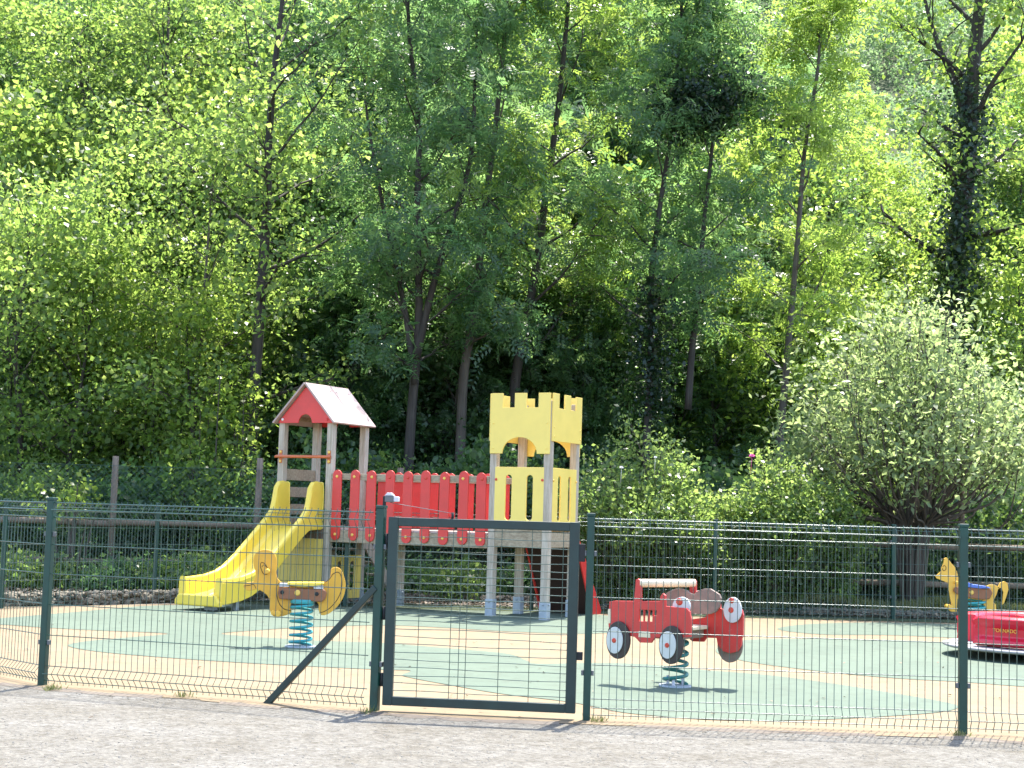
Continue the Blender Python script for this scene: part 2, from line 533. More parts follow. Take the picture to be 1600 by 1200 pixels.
# ------------------------------------------------------------------ front mesh fence and gate
P1 = ground(66, 1071); P2 = ground(585, 1111); P3 = ground(916, 1126); P4 = ground(1504, 1147)
P0 = P1 + 2.5 * np.array([-math.cos(.78), math.sin(.78), 0])
P5 = P4 + 2.5 * np.array([math.cos(.11), -math.sin(.11), 0])
FH = 1.385
ZV = np.array([0, 0, 1.])


def unit(v):
    return v / np.linalg.norm(v)


def fence_panel(a, b, parent, name='wire_panel', h0=0.0, fold=.045, rv=.0029, rh=.0035, lift=.0):
    """folded welded-mesh panel between two posts; folds stand towards the camera side"""
    d = b - a; Ln = np.linalg.norm(d); d = d / Ln; n = np.array([d[1], -d[0], 0])
    mbp = MB()
    zs = [(.018, 0), (.04, 0), (.092, fold), (.146, 0), (.372, 0), (.598, 0), (.824, 0), (1.04, 0), (1.245, 0), (1.30, fold), (1.352, 0), (1.372, 0)]
    m = int((Ln - .06) / .05)
    off = (Ln - m * .05) / 2
    for i in range(m + 1):
        p = a + d * (off + i * .05)
        mbp.tube([p + n * f + ZV * (z + lift) for z, f in zs], rv, 4, False)
    for z, f in zs[1:-1]:
        mbp.tube([a + d * .03 + n * (f + .004) + ZV * (z + lift), b - d * .03 + n * (f + .004) + ZV * (z + lift)], rh * (1.35 if z > 1.2 else 1), 5, False)
    return mbp.build(name, M['wire'], parent)


def fence_post(p, d, parent, h=FH, w=.055, mat=None, name='post'):
    n = np.array([d[1], -d[0], 0])
    m_ = MB(); m_.box(p - d * w / 2 - n * w / 2 - ZV * .02, d * w, n * w, ZV * (h + .005))
    o = m_.build(name, mat or M['green_paint'], parent, .006, 2)
    c_ = MB(); c_.box(p - d * (w / 2 + .004) - n * (w / 2 + .004) + ZV * (h - .016), d * (w + .008), n * (w + .008), ZV * .022)
    c_.build('post_cap', M['green_paint'], o, .005, 2)
    for z in (.30, 1.10):
        for q in (d * (w / 2), -d * (w / 2 + .018)):
            k_ = MB(); k_.box(p + q - n * .02 + ZV * z, d * .018, n * .035, ZV * .035); k_.build('clip', M['grey_plastic'], o, .003)
    return o


d01 = unit(P1 - P0); d12 = unit(P2 - P1); d23 = unit(P3 - P2); d34 = unit(P4 - P3); d45 = unit(P5 - P4)
fl = thing('mesh_fence', 'dark green welded mesh fence left of the gate with a slanted brace', 'fence', tuple(P1))
fence_post(P0, d01, fl); fence_post(P1, d12, fl); fence_post(P2, d12, fl, FH + .012, .058)
fence_panel(P0, P1, fl); fence_panel(P1, P2 - d12 * .03, fl)
pb = ground(414, 1099)
mb = MB(); mb.bar(pb - ZV * .02, P2 - d12 * .02 + ZV * .84 - np.array([0, .02, 0]), .04, .045)
tag(mb.build('brace', M['gate_paint'], fl, .005), 'slanted dark brace from post to ground')
fr = thing('mesh_fence', 'dark green welded mesh fence running right from the gate latch post', 'fence', tuple(P3))
fence_post(P3, d34, fr, FH, .05); fence_post(P4, d34, fr); fence_post(P5, d45, fr)
fence_panel(P3, P4, fr); fence_panel(P4, P5, fr)

# gate
gate = thing('gate', 'closed green metal garden gate with square frame and wire mesh', 'gate', tuple((P2 + P3) / 2))
gn = np.array([d23[1], -d23[0], 0])
g0 = P2 + d23 * .055; g1 = P3 - d23 * .075
gd = g1 - g0; gl = np.linalg.norm(gd); gu = gd / gl
zb, zt = .045, 1.325
sw = .068
mb = MB()
mb.box(g0 + ZV * zb - gn * .025, gu * sw, gn * .05, ZV * (zt - zb))
mb.box(g1 + ZV * zb - gn * .025 - gu * sw, gu * sw, gn * .05, ZV * (zt - zb))
mb.box(g0 + ZV * zb - gn * .023 + gu * (sw - .001), gu * (gl - 2 * sw + .002), gn * .046, ZV * .06)
mb.box(g0 + ZV * (zt - .062) - gn * .023 + gu * (sw - .001), gu * (gl - 2 * sw + .002), gn * .046, ZV * .06)
mb.build('frame', M['gate_paint'], gate, .005)
mb = MB()
for px in (651, 702, 716, 727, 779, 827, 876, 890):
    t = (px - 598) / (901 - 598.) * gl
    mb.tube([g0 + gu * t + ZV * (zb + .05), g0 + gu * t + ZV * (zt - .05)], .0026, 5, False)
z = zb + .10
k = 0
while z < zt - .07:
    wob = [g0 + gu * (sw * .7 + (gl - 1.4 * sw) * q / 8) + ZV * (z + .004 * math.sin(q * 1.1 + k * 2.1)) + gn * .005 for q in range(9)]
    mb.tube(wob, .0028, 5, False)
    z += .0525; k += 1
mb.build('wire_mesh', M['wire'], gate)
for z in (.17, .62, 1.12):
    mb = MB(); mb.cyl(P2 + d23 * .043 + ZV * z, P2 + d23 * .043 + ZV * (z + .09), .013, 10); mb.build('hinge', M['black'], gate)
mb = MB(); mb.box(g1 - gn * .012 + ZV * .40 - gu * .01, gu * .05, gn * .024, ZV * .055); mb.build('bottom_latch', M['black'], gate, .003)
mb = MB(); mb.box(g1 - gn * .02 + ZV * 1.06 - gu * .005, gu * .045, gn * .04, ZV * .12); mb.build('lock', M['black'], gate, .004)
mb = MB(); mb.cyl(g0 + gu * (gl * .335) + ZV * (zt - .005), g0 + gu * (gl * .335) + ZV * (zt + .042), .0095, 10); mb.build('closer_pin', M['black'], gate)

# the closer box on the hinge post with its thin arm to the pin
gc = thing('gate_closer', 'small grey gate closer box with thin arm on top of the hinge post', 'gate closer', tuple(P2 + ZV * FH))
bp = P2 + d23 * .02 + ZV * (FH + .012)
mb = MB(); mb.box(bp - gn * .02 - d23 * .012, d23 * .018, gn * .035, ZV * .07); mb.build('bracket', M['black'], gc, .003)
mb = MB(); mb.box(bp + d23 * .004 + ZV * .028 - gn * .03, d23 * .062, gn * .06, ZV * .045); mb.build('housing', M['grey_plastic'], gc, .006)
mb = MB(); mb.box(bp + d23 * .064 + ZV * .032 - gn * .026, d23 * .036, gn * .052, ZV * .036); mb.build('end_cover', M['light_plastic'], gc, .006)
mb = MB()
q = [bp - d23 * .006 + ZV * .074, bp + d23 * .07 + ZV * .074, bp + d23 * .055 + ZV * .086, bp + d23 * .05 + ZV * .094, bp + d23 * .02 + ZV * .094]
mb.prism([(0, 0), (.068, 0), (.055, .010), (.046, .020), (.018, .020), (.012, .008)], frame_mat(bp + ZV * .0735 + gn * .028, gu, (0, 0, 1)), -.056, 0)
mb.build('top_cover', M['light_plastic'], gc, .003)
mb = MB(); mb.tube([bp + d23 * .03 + ZV * .03, bp + d23 * .06 + ZV * .022, g0 + gu * (gl * .335) + ZV * (zt + .035)], .0022, 5); mb.build('arm', M['grey_plastic'], gc)

# ------------------------------------------------------------------ rear mesh fence
R0p = ground(1, 951); R1 = ground(240, 941); R3 = ground(1395, 968)
rd = unit(R3 - R1); seg = np.linalg.norm(R3 - R1) / 4
rear = thing('mesh_fence', 'dark green welded mesh fence along the far edge of the playground', 'fence', tuple(R1))
rp = [R0p] + [R1 + rd * seg * i for i in range(0, 7)]
for i, p in enumerate(rp):
    fence_post(p, rd, rear, 1.355, .055)
for a, b in zip(rp[:-1], rp[1:]):
    fence_panel(a, b, rear, lift=-.03, rv=.0026)

# ------------------------------------------------------------------ timber fence with chain link behind
wf = thing('timber_fence', 'old timber post and rail fence with chain link below the trees', 'fence', tuple(ground(170, 920)))
W1 = ground(170, 920); W1[1] = 23.9
wdir = unit(np.array([1, .03, 0.]))
wposts = []
for i in range(-3, 9):
    p = W1 + wdir * (2.24 * i); p[2] = 0
    wposts.append(p)
    h = 2.07 + .05 * math.sin(i * 2.3)
    mb = MB()
    lean = np.array([.02 * math.sin(i * 1.7), 0, 0])
    mb.tube([p - ZV * .1, p + ZV * h * .5 + lean * .5, p + ZV * h + lean], [.058, .055, .05], 10)
    mb.build('post', M['wood_post'], wf)
for zc in (1.03, .43):
    for i in range(len(wposts) - 1):
        a = wposts[i] + ZV * (zc + .02 * math.sin(i * 3.1)) - np.array([0, .07, 0]); b = wposts[i + 1] + ZV * (zc + .02 * math.sin(i * 1.9 + 1)) - np.array([0, .07, 0])
        mb = MB(); mb.tube([a - wdir * .05, (a + b) / 2 + ZV * .01, b + wdir * .05], [.05, .047, .05], 10); mb.build('rail', M['wood_post'], wf)
mb = MB()
a0 = wposts[0]; Lw = np.linalg.norm(wposts[-1] - a0); z0, z1 = .08, 1.92; pit = .085
k = -(z1 - z0)
while k < Lw:
    for sgn in (1, -1):
        s0 = k if sgn > 0 else k + (z1 - z0); s1 = k + (z1 - z0) if sgn > 0 else k
        za, zb_ = z0, z1
        lo, hi = 0, Lw
        A = np.array([s0, za]); B = np.array([s1, zb_])
        t0, t1 = 0., 1.
        for lim, sg in ((lo, 1), (hi, -1)):
            da = (A[0] - lim) * sg; db = (B[0] - lim) * sg
            if da < 0 and db < 0: t1 = -1; break
            if da < 0: t0 = max(t0, da / (da - db))
            if db < 0: t1 = min(t1, da / (da - db))
        if t1 > t0:
            q0 = A + (B - A) * t0; q1 = A + (B - A) * t1
            mb.tube([a0 + wdir * q0[0] + ZV * q0[1] - np.array([0, .055, 0]), a0 + wdir * q1[0] + ZV * q1[1] - np.array([0, .055, 0])], .0017, 3, False)
    k += pit
for z in (z0, z1):
    mb.tube([a0 + ZV * z - np.array([0, .055, 0]), wposts[-1] + ZV * z - np.array([0, .055, 0])], .003, 4, False)
mb.build('chain_link', M['mesh_grey'], wf)

# ------------------------------------------------------------------ play structure
SC = np.array([.5036, 19.7162, 0]); SA = -.4842
SX = np.array([math.cos(SA), math.sin(SA), 0]); SY = np.array([-SX[1], SX[0], 0])
s_, L_, s2 = .79, 2.61, .83
x0 = -s_ - L_                       # front right post of the roofed tower
x1 = x0 - s2


def S(x, y, z):
    return SC + SX * x + SY * y + ZV * z


def sbox(mb, xa, xb, ya, yb, za, zb):
    mb.box(S(xa, ya, za), SX * (xb - xa), SY * (yb - ya), ZV * (zb - za))


ps = thing('climbing_frame', 'timber climbing frame with red roofed tower, yellow slide, red bridge and yellow castle tower', 'climbing frame', tuple(S((x1) / 2, 0, 0)))


def mfront(x, y, z=0.0):
    """plane facing the front (camera): X along the face, Y up, normal towards -SY"""
    return frame_mat(S(x, y, z), SX, ZV)


def mside(x, y, z=0.0):
    """plane facing the right: X along SY, Y up, normal +SX"""
    return frame_mat(S(x, y, z), SY, ZV)


def bolt(c, n, parent, mat, r=.018, t=.014):
    mb = MB(); c = np.array(c); n = np.array(n)
    mb.tube([c - n * .005, c + n * t * .5, c + n * t], [r, r, r * .6], 10)
    return mb.build('bolt', mat, parent)


pw = .1


def post(x, y, z0, z1, foot=True):
    mb = MB(); sbox(mb, x - pw / 2, x + pw / 2, y - pw / 2, y + pw / 2, z0, z1)
    o = mb.build('post', M['wood'], ps, .01, 2)
    if foot:
        f = MB()
        e = .006
        sbox(f, x - pw / 2 - e, x + pw / 2 + e, y - pw / 2 - e, y + pw / 2 + e, 0.0, .235)
        fo = f.build('post_foot', M['steel'], o, .004)
        for (cx, cy, n) in ((x + pw / 2 + e, y, SX), (x, y - pw / 2 - e, -SY)):
            bolt(S(cx, cy, .2), n, o, M['steel'], .014, .016)
    return o


# castle tower
for (px_, py_) in ((-s_, 0), (0, 0), (-s_, s_), (0, s_)):
    post(px_, py_, .02, 2.84)


def battlement(w, h, arch_r, arch_h, legs, nm=3, notch=.19):
    """outline of a castle board from -w/2..w/2, 0..h with merlons on top and an arch below"""
    n = 2 * nm - 1; pts = []
    if arch_r:
        pts += [(-w / 2, 0), (-arch_r, 0)]
        pts += [(q[0], q[1]) for q in arc(0, 0, arch_r, 180, 0, 16, arch_h)][1:-1]
        pts += [(arch_r, 0), (w / 2, 0)]
    else:
        pts += [(-w / 2, 0), (w / 2, 0)]
    xs_ = [w / 2 - w * i / n for i in range(n + 1)]
    for i in range(n):
        top = h if i % 2 == 0 else h - notch
        pts += [(xs_[i], top), (xs_[i + 1], top)]
    out = []
    for p in pts:
        if not out or (abs(p[0] - out[-1][0]) + abs(p[1] - out[-1][1])) > 1e-6: out.append(p)
    return out


bw = s_ + .085
ht, hb = 2.935, 2.14
for (name_, mat_, y_, sg) in (('f', 0, -.052, 1), ('r', 0, s_ + .052, -1)):
    o = plate('castle_panel', battlement(bw, ht - hb, .255, .215, 0), [], mfront(-s_ / 2, y_, hb), 0 if sg > 0 else -.022, .022 if sg > 0 else 0, M['yellow'], ps)
    if sg > 0:
        for xx in (-s_, 0):
            for zz in (hb + .07, hb + .40): bolt(S(xx, y_ - .022, zz), -SY, o, M['yellow'], .014, .008)
for x_, sg in ((.052, 1), (-s_ - .052, -1)):
    o = plate('castle_panel', battlement(bw, ht - 2.31, 0, 0, 0), [], mside(x_, s_ / 2, 2.31), 0 if sg > 0 else -.022, .022 if sg > 0 else 0, M['yellow'], ps)
    if sg > 0:
        for yy in (0, s_):
            for zz in (2.31 + .06, 2.31 + .18): bolt(S(x_ + .022, yy, zz), SX, o, M['yellow'], .014, .008)


def slot(cx, z0, z1, w):
    r = w / 2
    return arc(cx, z1 - r, r, 0, 180, 8) + arc(cx, z0 + r, r, 180, 360, 8)


lw = s_ - .07
o = plate('slotted_panel', [(-lw / 2, 1.16), (lw / 2, 1.16), (lw / 2, 1.965), (-lw / 2, 1.965)], [slot(-.155, 1.27, 1.865, .092), slot(.155, 1.27, 1.865, .092)], mfront(-s_ / 2, -.03), 0, .022, M['yellow'], ps)
for xx in (-s_ + .055, -.055):
    bolt(S(xx, -.052, 1.80), -SY, o, M['bolt_red'], .018); bolt(S(xx, -.052, 1.24), -SY, o, M['bolt_red'], .018)
o = plate('slotted_panel', [(-lw / 2, 1.16), (lw / 2, 1.16), (lw / 2, 1.965), (-lw / 2, 1.965)], [slot(-.155, 1.27, 1.865, .092), slot(.155, 1.27, 1.865, .092)], mside(.03, s_ / 2), 0, .022, M['yellow'], ps)
for yy in (.05, s_ - .05): bolt(S(.052, yy, 1.80), SX, o, M['bolt_yellow'], .016)
for (xa, xb, ya, yb) in ((-s_ - .05, .05, -.045, -.005), (-s_ - .05, .05, s_ + .005, s_ + .045)):
    mb = MB(); sbox(mb, -s_ + .05, -.05, ya, yb, .93, 1.13); mb.build('beam', M['wood_h'], ps, .006)
for x_ in (.005, -s_ - .045):
    mb = MB(); sbox(mb, x_, x_ + .04, .05, s_ - .05, .93, 1.13); mb.build('beam', M['wood_h'], ps, .006)
mb = MB()
for i in range(7):
    ya = -.04 + i * (s_ + .08) / 7
    sbox(mb, -s_ + .052, -.052, ya, ya + (s_ + .08) / 7 - .008, 1.131, 1.158)
mb.build('deck', M['wood_h'], ps)

# climbing ramp behind the castle: brown board, red cheeks, grips
ra = S(0, s_ + .06, 1.13); rb = S(0, s_ + .74, .0)
tan_r = unit(rb - ra); Lr = np.linalg.norm(rb - ra); nr = np.cross(SX, tan_r); nr = nr if nr[2] > 0 else -nr
mb = MB(); o_ = S(-s_ + .02, s_ + .06, 1.13); mb.box(o_ - nr * .025, SX * (s_ - .04), tan_r * Lr, nr * .024)
rampo = mb.build('climbing_ramp', M['ramp_brown'], ps, .004)
cheek = [(s_ + .055, 1.11), (s_ + .10, 1.14), (s_ + .15, 1.11), (s_ + .98, .05), (s_ + .95, 0.0), (s_ + .66, .0)]
for x_ in (-s_ - .005, -.015):
    o = plate('ramp_cheek', [(a, b) for a, b in cheek], [], mside(x_, 0), 0, .022, M['red'], ps)
for i in range(3):
    c = S(.055, s_ + .02, 1.15 - i * .07)
    mb = MB(); mb.tube([c - SX * .01, c + SX * .035], [.026, .018], 10); mb.build('grip', M['red_worn'] if i % 2 == 0 else M['bolt_yellow'], ps, .004)
for i in range(5):
    c = o_ + SX * (.18 + .42 * (i % 2)) + tan_r * (.2 + i * .2)
    mb = MB(); mb.tube([c - nr * .01, c + nr * .05], [.04, .025], 10); mb.build('grip', M['bolt_red'], ps)

# bridge
bx0, bx1 = x0 + .055, -s_ - .055
for y_ in (-.03, s2 - .01):
    mb = MB(); sbox(mb, bx0, bx1, y_ - .02, y_ + .025, .89, 1.06); mb.build('bridge_beam', M['wood_h'], ps, .006)
    mb = MB(); sbox(mb, bx0, bx1, y_ - .02, y_ + .025, 1.755, 1.84); mb.build('bridge_rail', M['wood_h'], ps, .006)
mb = MB()
n = 20
for i in range(n):
    xa = bx0 + (bx1 - bx0) * i / n
    sbox(mb, xa, xa + (bx1 - bx0) / n - .01, -.048, s2 + .012, 1.064, 1.095)
mb.build('bridge_deck', M['roof'], ps)
pl_x = [x0 + .165 + (2.61 - .31) * i / 8 for i in range(9)]
caps = ['y', 'y', 'y', 'r', 'r', 'r', 'y', 'y', 'r', 'y']
pw2 = .146; r_ = pw2 / 2
outl = arc(0, 1.892 - r_, r_, 0, 180, 12) + arc(0, .918 + r_, r_, 180, 360, 12)
for side, y_ in ((0, -.052), (1, s2 + .040)):
    for i, xc in enumerate(pl_x):
        jit = .008 * math.sin(i * 2.9 + side)
        Mf = mfront(xc + jit * .5, y_, jit) @ Matrix.Rotation(.006 * math.sin(i * 4.1), 4, 'Z')
        o = plate('plank', outl, [], Mf @ Matrix.Translation((.0 if side == 0 else -.135, 0, 0)), 0, .022, M['red'], ps, .004)
        yy = y_ - .022 if side == 0 else y_ - .022
        if side == 1: continue
        bolt(S(xc, yy, 1.80), -SY, o, M['bolt_yellow'] if caps[i] == 'y' else M['bolt_red'], .021)
        bolt(S(xc, yy, 1.0), -SY, o, M['bolt_yellow'], .021)
for xx in (x0 + .72,):
    post(xx, s2 - .06, .02, .90)

# roofed tower
for (px_, py_) in ((x1, 0), (x0, 0), (x1, s2), (x0, s2)):
    post(px_, py_, .02, 2.6)
xm = (x0 + x1) / 2
ez, rz, ov = 2.535, 3.10, .10
# roof slabs
yF, yR = -.13, s2 + .12
for sg in (-1, 1):
    e = np.array([xm + sg * (s2 / 2 + ov), ez]); r2_ = np.array([xm - sg * .004, rz])
    nrm = np.array([-(r2_ - e)[1], (r2_ - e)[0]]) ; nrm = nrm / np.linalg.norm(nrm)
    if nrm[1] < 0: nrm = -nrm
    t = .028
    mb = MB()
    k = 1
    split = .56
    for (ya, yb) in ((yF, yF + (yR - yF) * split), (yF + (yR - yF) * split + .006, yR)):
        rr_ = r2_ if sg > 0 else r2_ - nrm * .004
        vs = []
        for yy in (ya, yb):
            for q in (e, rr_, rr_ + nrm * t, e + nrm * t): vs.append(S(q[0], yy, q[1]))
        mb.add(vs, [(0, 1, 2, 3), (7, 6, 5, 4), (0, 4, 5, 1), (1, 5, 6, 2), (2, 6, 7, 3), (3, 7, 4, 0)])
    o = mb.build('roof_slab', M['roof'], ps, .005)
    nw = SX * nrm[0] + ZV * nrm[1]
    for yy in (yF + .12, yF + .5, yR - .42, yR - .1):
        for q in (.16, .5, .84):
            c = e + (r2_ - e) * q + nrm * t
            bolt(S(c[0], yy, c[1]), nw, o, M['roof'], .012, .006)
gz = 2.545
gh = .50
gw = s2 + .10
gable = [(-gw / 2, 0), (-.115, 0)] + arc(0, 0, .115, 180, 0, 12, .125)[1:-1] + [(.115, 0), (gw / 2, 0), (gw / 2 - .02, .035), (.02, gh), (-.02, gh), (-gw / 2 + .02, .035)]
for y_, sg in ((-.052, 1), (s2 + .052, -1)):
    o = plate('gable_panel', gable, [], mfront(xm, y_, gz), 0 if sg > 0 else -.02, .02 if sg > 0 else 0, M['red'], ps)
    if sg > 0:
        bolt(S(xm - gw / 2 + .075, y_ - .02, gz + .05), -SY, o, M['rose_white'], .02); bolt(S(xm + gw / 2 - .09, y_ - .02, gz + .05), -SY, o, M['red'], .018)
for sg in (-1, 1):
    mb = MB(); xx = xm + sg * (s2 / 2); sbox(mb, xx - .022, xx + .022, -.045, s2 + .045, 2.602, 2.66); mb.build('roof_purlin', M['wood_h'], ps)
mb = MB(); mb.tube([S(x1 - .07, -.085, 2.065), S(x1 - .04, -.088, 2.07), S(x0 + .03, -.088, 2.07), S(x0 + .05, -.085, 2.066)], [.018, .022, .022, .02], 12)
o = mb.build('handrail', M['orange'], ps)
for xx in (x1, x0):
    mb = MB(); sbox(mb, xx - .02, xx + .03, -.062, -.052, 1.98, 2.16); mb.build('handrail_bracket', M['orange'], o, .003)
    for zz in (2.005, 2.135): bolt(S(xx + .005, -.062, zz), -SY, o, M['bolt_yellow'], .021)
# boards closing the left side of the tower
for za, zb_ in ((1.74, 1.90), (1.50, 1.645), (1.25, 1.40), (1.12, 1.2)):
    mb = MB(); sbox(mb, x1 - .012, x1 + .024, -.04, s2 + .04, za, zb_); mb.build('side_board', M['wood_h'], ps, .006)
mb = MB()
for i in range(7):
    ya = -.04 + i * (s2 + .08) / 7
    sbox(mb, x1 + .052, x0 - .052, ya, ya + (s2 + .08) / 7 - .008, 1.07, 1.098)
mb.build('deck', M['wood_h'], ps)
for y_ in (-.03, s2 + .0):
    mb = MB(); sbox(mb, x1 + .05, x0 - .05, y_ - .02, y_ + .02, .93, 1.068); mb.build('beam', M['wood_dark'], ps, .005)
for x_ in (x1 - .02, x0 - .02):
    mb = MB(); sbox(mb, x_, x_ + .04, .05, s2 - .05, .95, 1.068); mb.build('beam', M['wood_h'], ps, .005)
# lower yellow boards: front one with grooves, right one with slots
o = plate('lower_panel', [(-s2 / 2 + .04, .1), (s2 / 2 - .055, .1), (s2 / 2 - .055, .925), (-s2 / 2 + .04, .925)], [], mfront(xm, -.03), 0, .02, M['yellow'], ps)
lw2 = s2 - .07
plate('lower_panel', [(-lw2 / 2, .09), (lw2 / 2, .09), (lw2 / 2, .70), (-lw2 / 2, .70)], [slot(-.17, .2, .62, .11), slot(.15, .2, .62, .11)], mside(x0 + .03, s2 / 2), 0, .022, M['yellow'], ps)
# stairs behind the tower
for xx in (x0 - .06, x1 + .03):
    mb = MB(); mb.bar(S(xx + .015, s2 + .05, 1.02), S(xx + .015, s2 + 1.12, .03), .032, .17); mb.build('stair_stringer', M['wood'], ps, .006)
for i in range(5):
    yy = s2 + .2 + i * .19; zz = .92 - i * .185
    mb = MB(); sbox(mb, x1 + .06, x0 - .08, yy, yy + .14, zz, zz + .035); mb.build('stair_tread', M['wood_h'], ps, .005)

# slide
def slide():
    hw = .335
    prof = [(-.02, 1.105, .60, .0), (.09, 1.105, .62, 0), (.19, 1.10, .61, 0), (.245, 1.095, .55, 0), (.28, 1.085, .38, 0), (.32, 1.065, .27, 0), (.42, 1.00, .235, 0), (.60, .865, .23, 0), (.85, .67, .23, 0), (1.10, .475, .235, 0), (1.32, .325, .245, 0), (1.50, .24, .255, 0),
            (1.72, .185, .265, 0), (1.98, .155, .275, 0), (2.15, .145, .28, 0)]
    mb = MB(); rings = []
    for i, (d, zf, wt, _) in enumerate(prof):
        y = -.06 - d
        ww = .095
        lo = zf - .055
        sec = [(-hw, lo), (-hw, zf + wt * .8), (-hw + .012, zf + wt - .006), (-hw + .03, zf + wt), (-hw + ww - .035, zf + wt), (-hw + ww - .012, zf + wt - .012), (-hw + ww + .012, zf + .05), (-hw + ww + .06, zf),
               (hw - ww - .06, zf), (hw - ww - .012, zf + .05), (hw - ww + .012, zf + wt - .012), (hw - ww + .035, zf + wt), (hw - .03, zf + wt), (hw - .012, zf + wt - .006), (hw, zf + wt * .8), (hw, lo)]
        rings.append([S(xm + q[0], y, q[1]) for q in sec])
    m_ = len(rings[0]); vs = [p for r in rings for p in r]
    fs = []
    for i in range(len(rings) - 1):
        for j in range(m_):
            fs.append((i * m_ + j, i * m_ + (j + 1) % m_, (i + 1) * m_ + (j + 1) % m_, (i + 1) * m_ + j))
    fs.append(tuple(range(m_))); b = (len(rings) - 1) * m_; fs.append(tuple(b + j for j in reversed(range(m_))))
    mb.add(vs, fs, False)
    o = mb.build('slide', M['slide'], ps, .012, 2)
    tag(o, 'yellow plastic slide with high hoods at its top')
    # rounded lip at the foot, sides of the run-out
    lip = MB()
    y = -.06 - 2.15
    lip.prism([(-hw - .035, .07), (hw + .012, .07), (hw + .012, .125), (hw - .05, .215), (-hw + .02, .215), (-hw - .035, .135)], mfront(xm, y, 0), -.03, .055)
    lip.build('slide_lip', M['slide'], o, .02, 3)
    ft = MB(); sbox(ft, xm - .07, xm + .09, y + .18, y + .26, 0.0, .10); ft.build('slide_foot', M['steel'], o, .004)
    ft = MB(); sbox(ft, xm + .2, xm + .26, y + .42, y + .48, 0.0, .13); ft.build('slide_foot', M['steel'], o, .004)
    return o


slide()


# ------------------------------------------------------------------ spring riders
def spring(c, r, z0, z1, turns, wire_r, mat, parent):
    n = int(turns * 20); pts = []
    for i in range(n + 1):
        t = i / n; a = 2 * PI * turns * t
        pts.append((c[0] + r * math.cos(a), c[1] + r * math.sin(a), z0 + (z1 - z0) * t))
    mb = MB(); mb.tube(pts, wire_r, 8)
    return mb.build('spring', mat, parent)


def traced(px, p0, n):
    """outline seen at pixels px, laid on the vertical plane through p0; returns 2D points in that plane and its matrix"""
    n = np.array(n, float); n = n / np.linalg.norm(n)
    xax = np.array([-n[1], n[0], 0.])          # horizontal axis in the plane (to the right when n faces the camera)
    if xax[0] < 0: xax = -xax
    Mf = frame_mat(p0, xax, ZV)
    out = []
    for u, v in px:
        q = on_plane(u, v, p0, n) - np.array(p0)
        out.append((float(np.dot(q, xax)), float(q[2])))
    return out, Mf


def z7(pts):  # duck close-up pixels
    return [(380 + a / 6.317, 840 + b / 6.317) for a, b in pts]


dk = ground(469, 1012)
duck = thing('spring_rider', 'ochre duck spring rider on a teal coil spring in front of the slide', 'spring rider', tuple(dk))
dn = np.array([.10, -1, 0])
body = z7([(205, 118), (255, 122), (300, 148), (328, 200), (335, 262), (325, 322), (332, 385), (362, 428), (410, 458), (500, 470), (610, 480), (700, 470), (782, 446), (835, 420), (862, 380), (866, 315), (890, 296), (932, 292), (972, 325), (998, 395),
           (1012, 470), (998, 560), (960, 640), (900, 708), (840, 752), (772, 765), (742, 705), (725, 632), (480, 632), (478, 735), (432, 762), (372, 778), (312, 780), (276, 752), (260, 690), (262, 628), (246, 580), (210, 545), (168, 520),
           (130, 512), (60, 524), (15, 505), (5, 465), (40, 442), (100, 436), (108, 405), (128, 370), (112, 310), (100, 235), (112, 172), (150, 132)])
pts, Mf = traced(body, dk + np.array([0, 0, 0]), dn)
pts = [tuple(p) for p in catmull(pts, 2)]
plate('body_board', pts, [], Mf, -.015, .015, M['ochre'], duck, .004)
def line_on(px, p0, n, off, r, name, mat, parent, smooth=4):
    pts, Mf = traced(px, p0, n)
    pts = catmull(pts, smooth, False)
    mb = MB(); mb.tube([Mf @ Vector((p[0], p[1], off)) for p in pts], r, 5)
    return mb.build(name, mat, parent)


line_on(z7([(415, 442), (360, 448), (330, 485), (332, 560), (345, 620), (370, 670), (410, 705), (475, 722)]), dk, dn, .0165, .0035, 'wing_line', M['line'], duck)
line_on(z7([(690, 476), (790, 448), (850, 410), (885, 360), (930, 340), (962, 365), (975, 440), (965, 530), (925, 615), (860, 690), (800, 728), (750, 745)]), dk, dn, .0165, .0035, 'tail_line', M['line'], duck)
line_on(z7([(240, 298), (215, 258), (182, 245), (170, 280), (185, 325), (205, 360), (240, 362)]), dk, dn, .0165, .0032, 'eye_line', M['line'], duck)
line_on(z7([(185, 290), (205, 268), (235, 292)]), dk, dn, .0165, .0026, 'eye_line', M['line'], duck)
line_on(z7([(12, 476), (60, 470), (105, 462), (126, 500)]), dk, dn, .0165, .003, 'beak_line', M['line'], duck)
for sg in (1, -1):
    bx_, Mf = traced(z7([(362, 470), (385, 490), (805, 510), (828, 540), (812, 600), (780, 632), (400, 605), (358, 600), (345, 540)]), dk, dn)
    mb = MB(); mb.prism(bx_, Mf, .017 * sg if sg > 0 else -.075, .075 if sg > 0 else -.017); o = mb.build('side_block', M['brown'], duck, .01)
    if sg > 0:
        for q, mt, rr_ in (((388, 535), M['black'], .02), ((728, 552), M['black'], .02), ((538, 540), M['bolt_yellow'], .03)):
            c2, _ = traced(z7([q]), dk, dn); c = Mf @ Vector((c2[0][0], c2[0][1], .075)); bolt(c, Mf.to_3x3() @ Vector((0, 0, 1)), o, mt, rr_, .012)
st, Mf = traced(z7([(440, 440), (800, 440), (800, 458), (700, 476), (610, 486), (500, 476), (440, 462)]), dk, dn)
mb = MB(); mb.prism(st, Mf, -.11, .09); mb.build('seat', M['slide'], duck, .008)
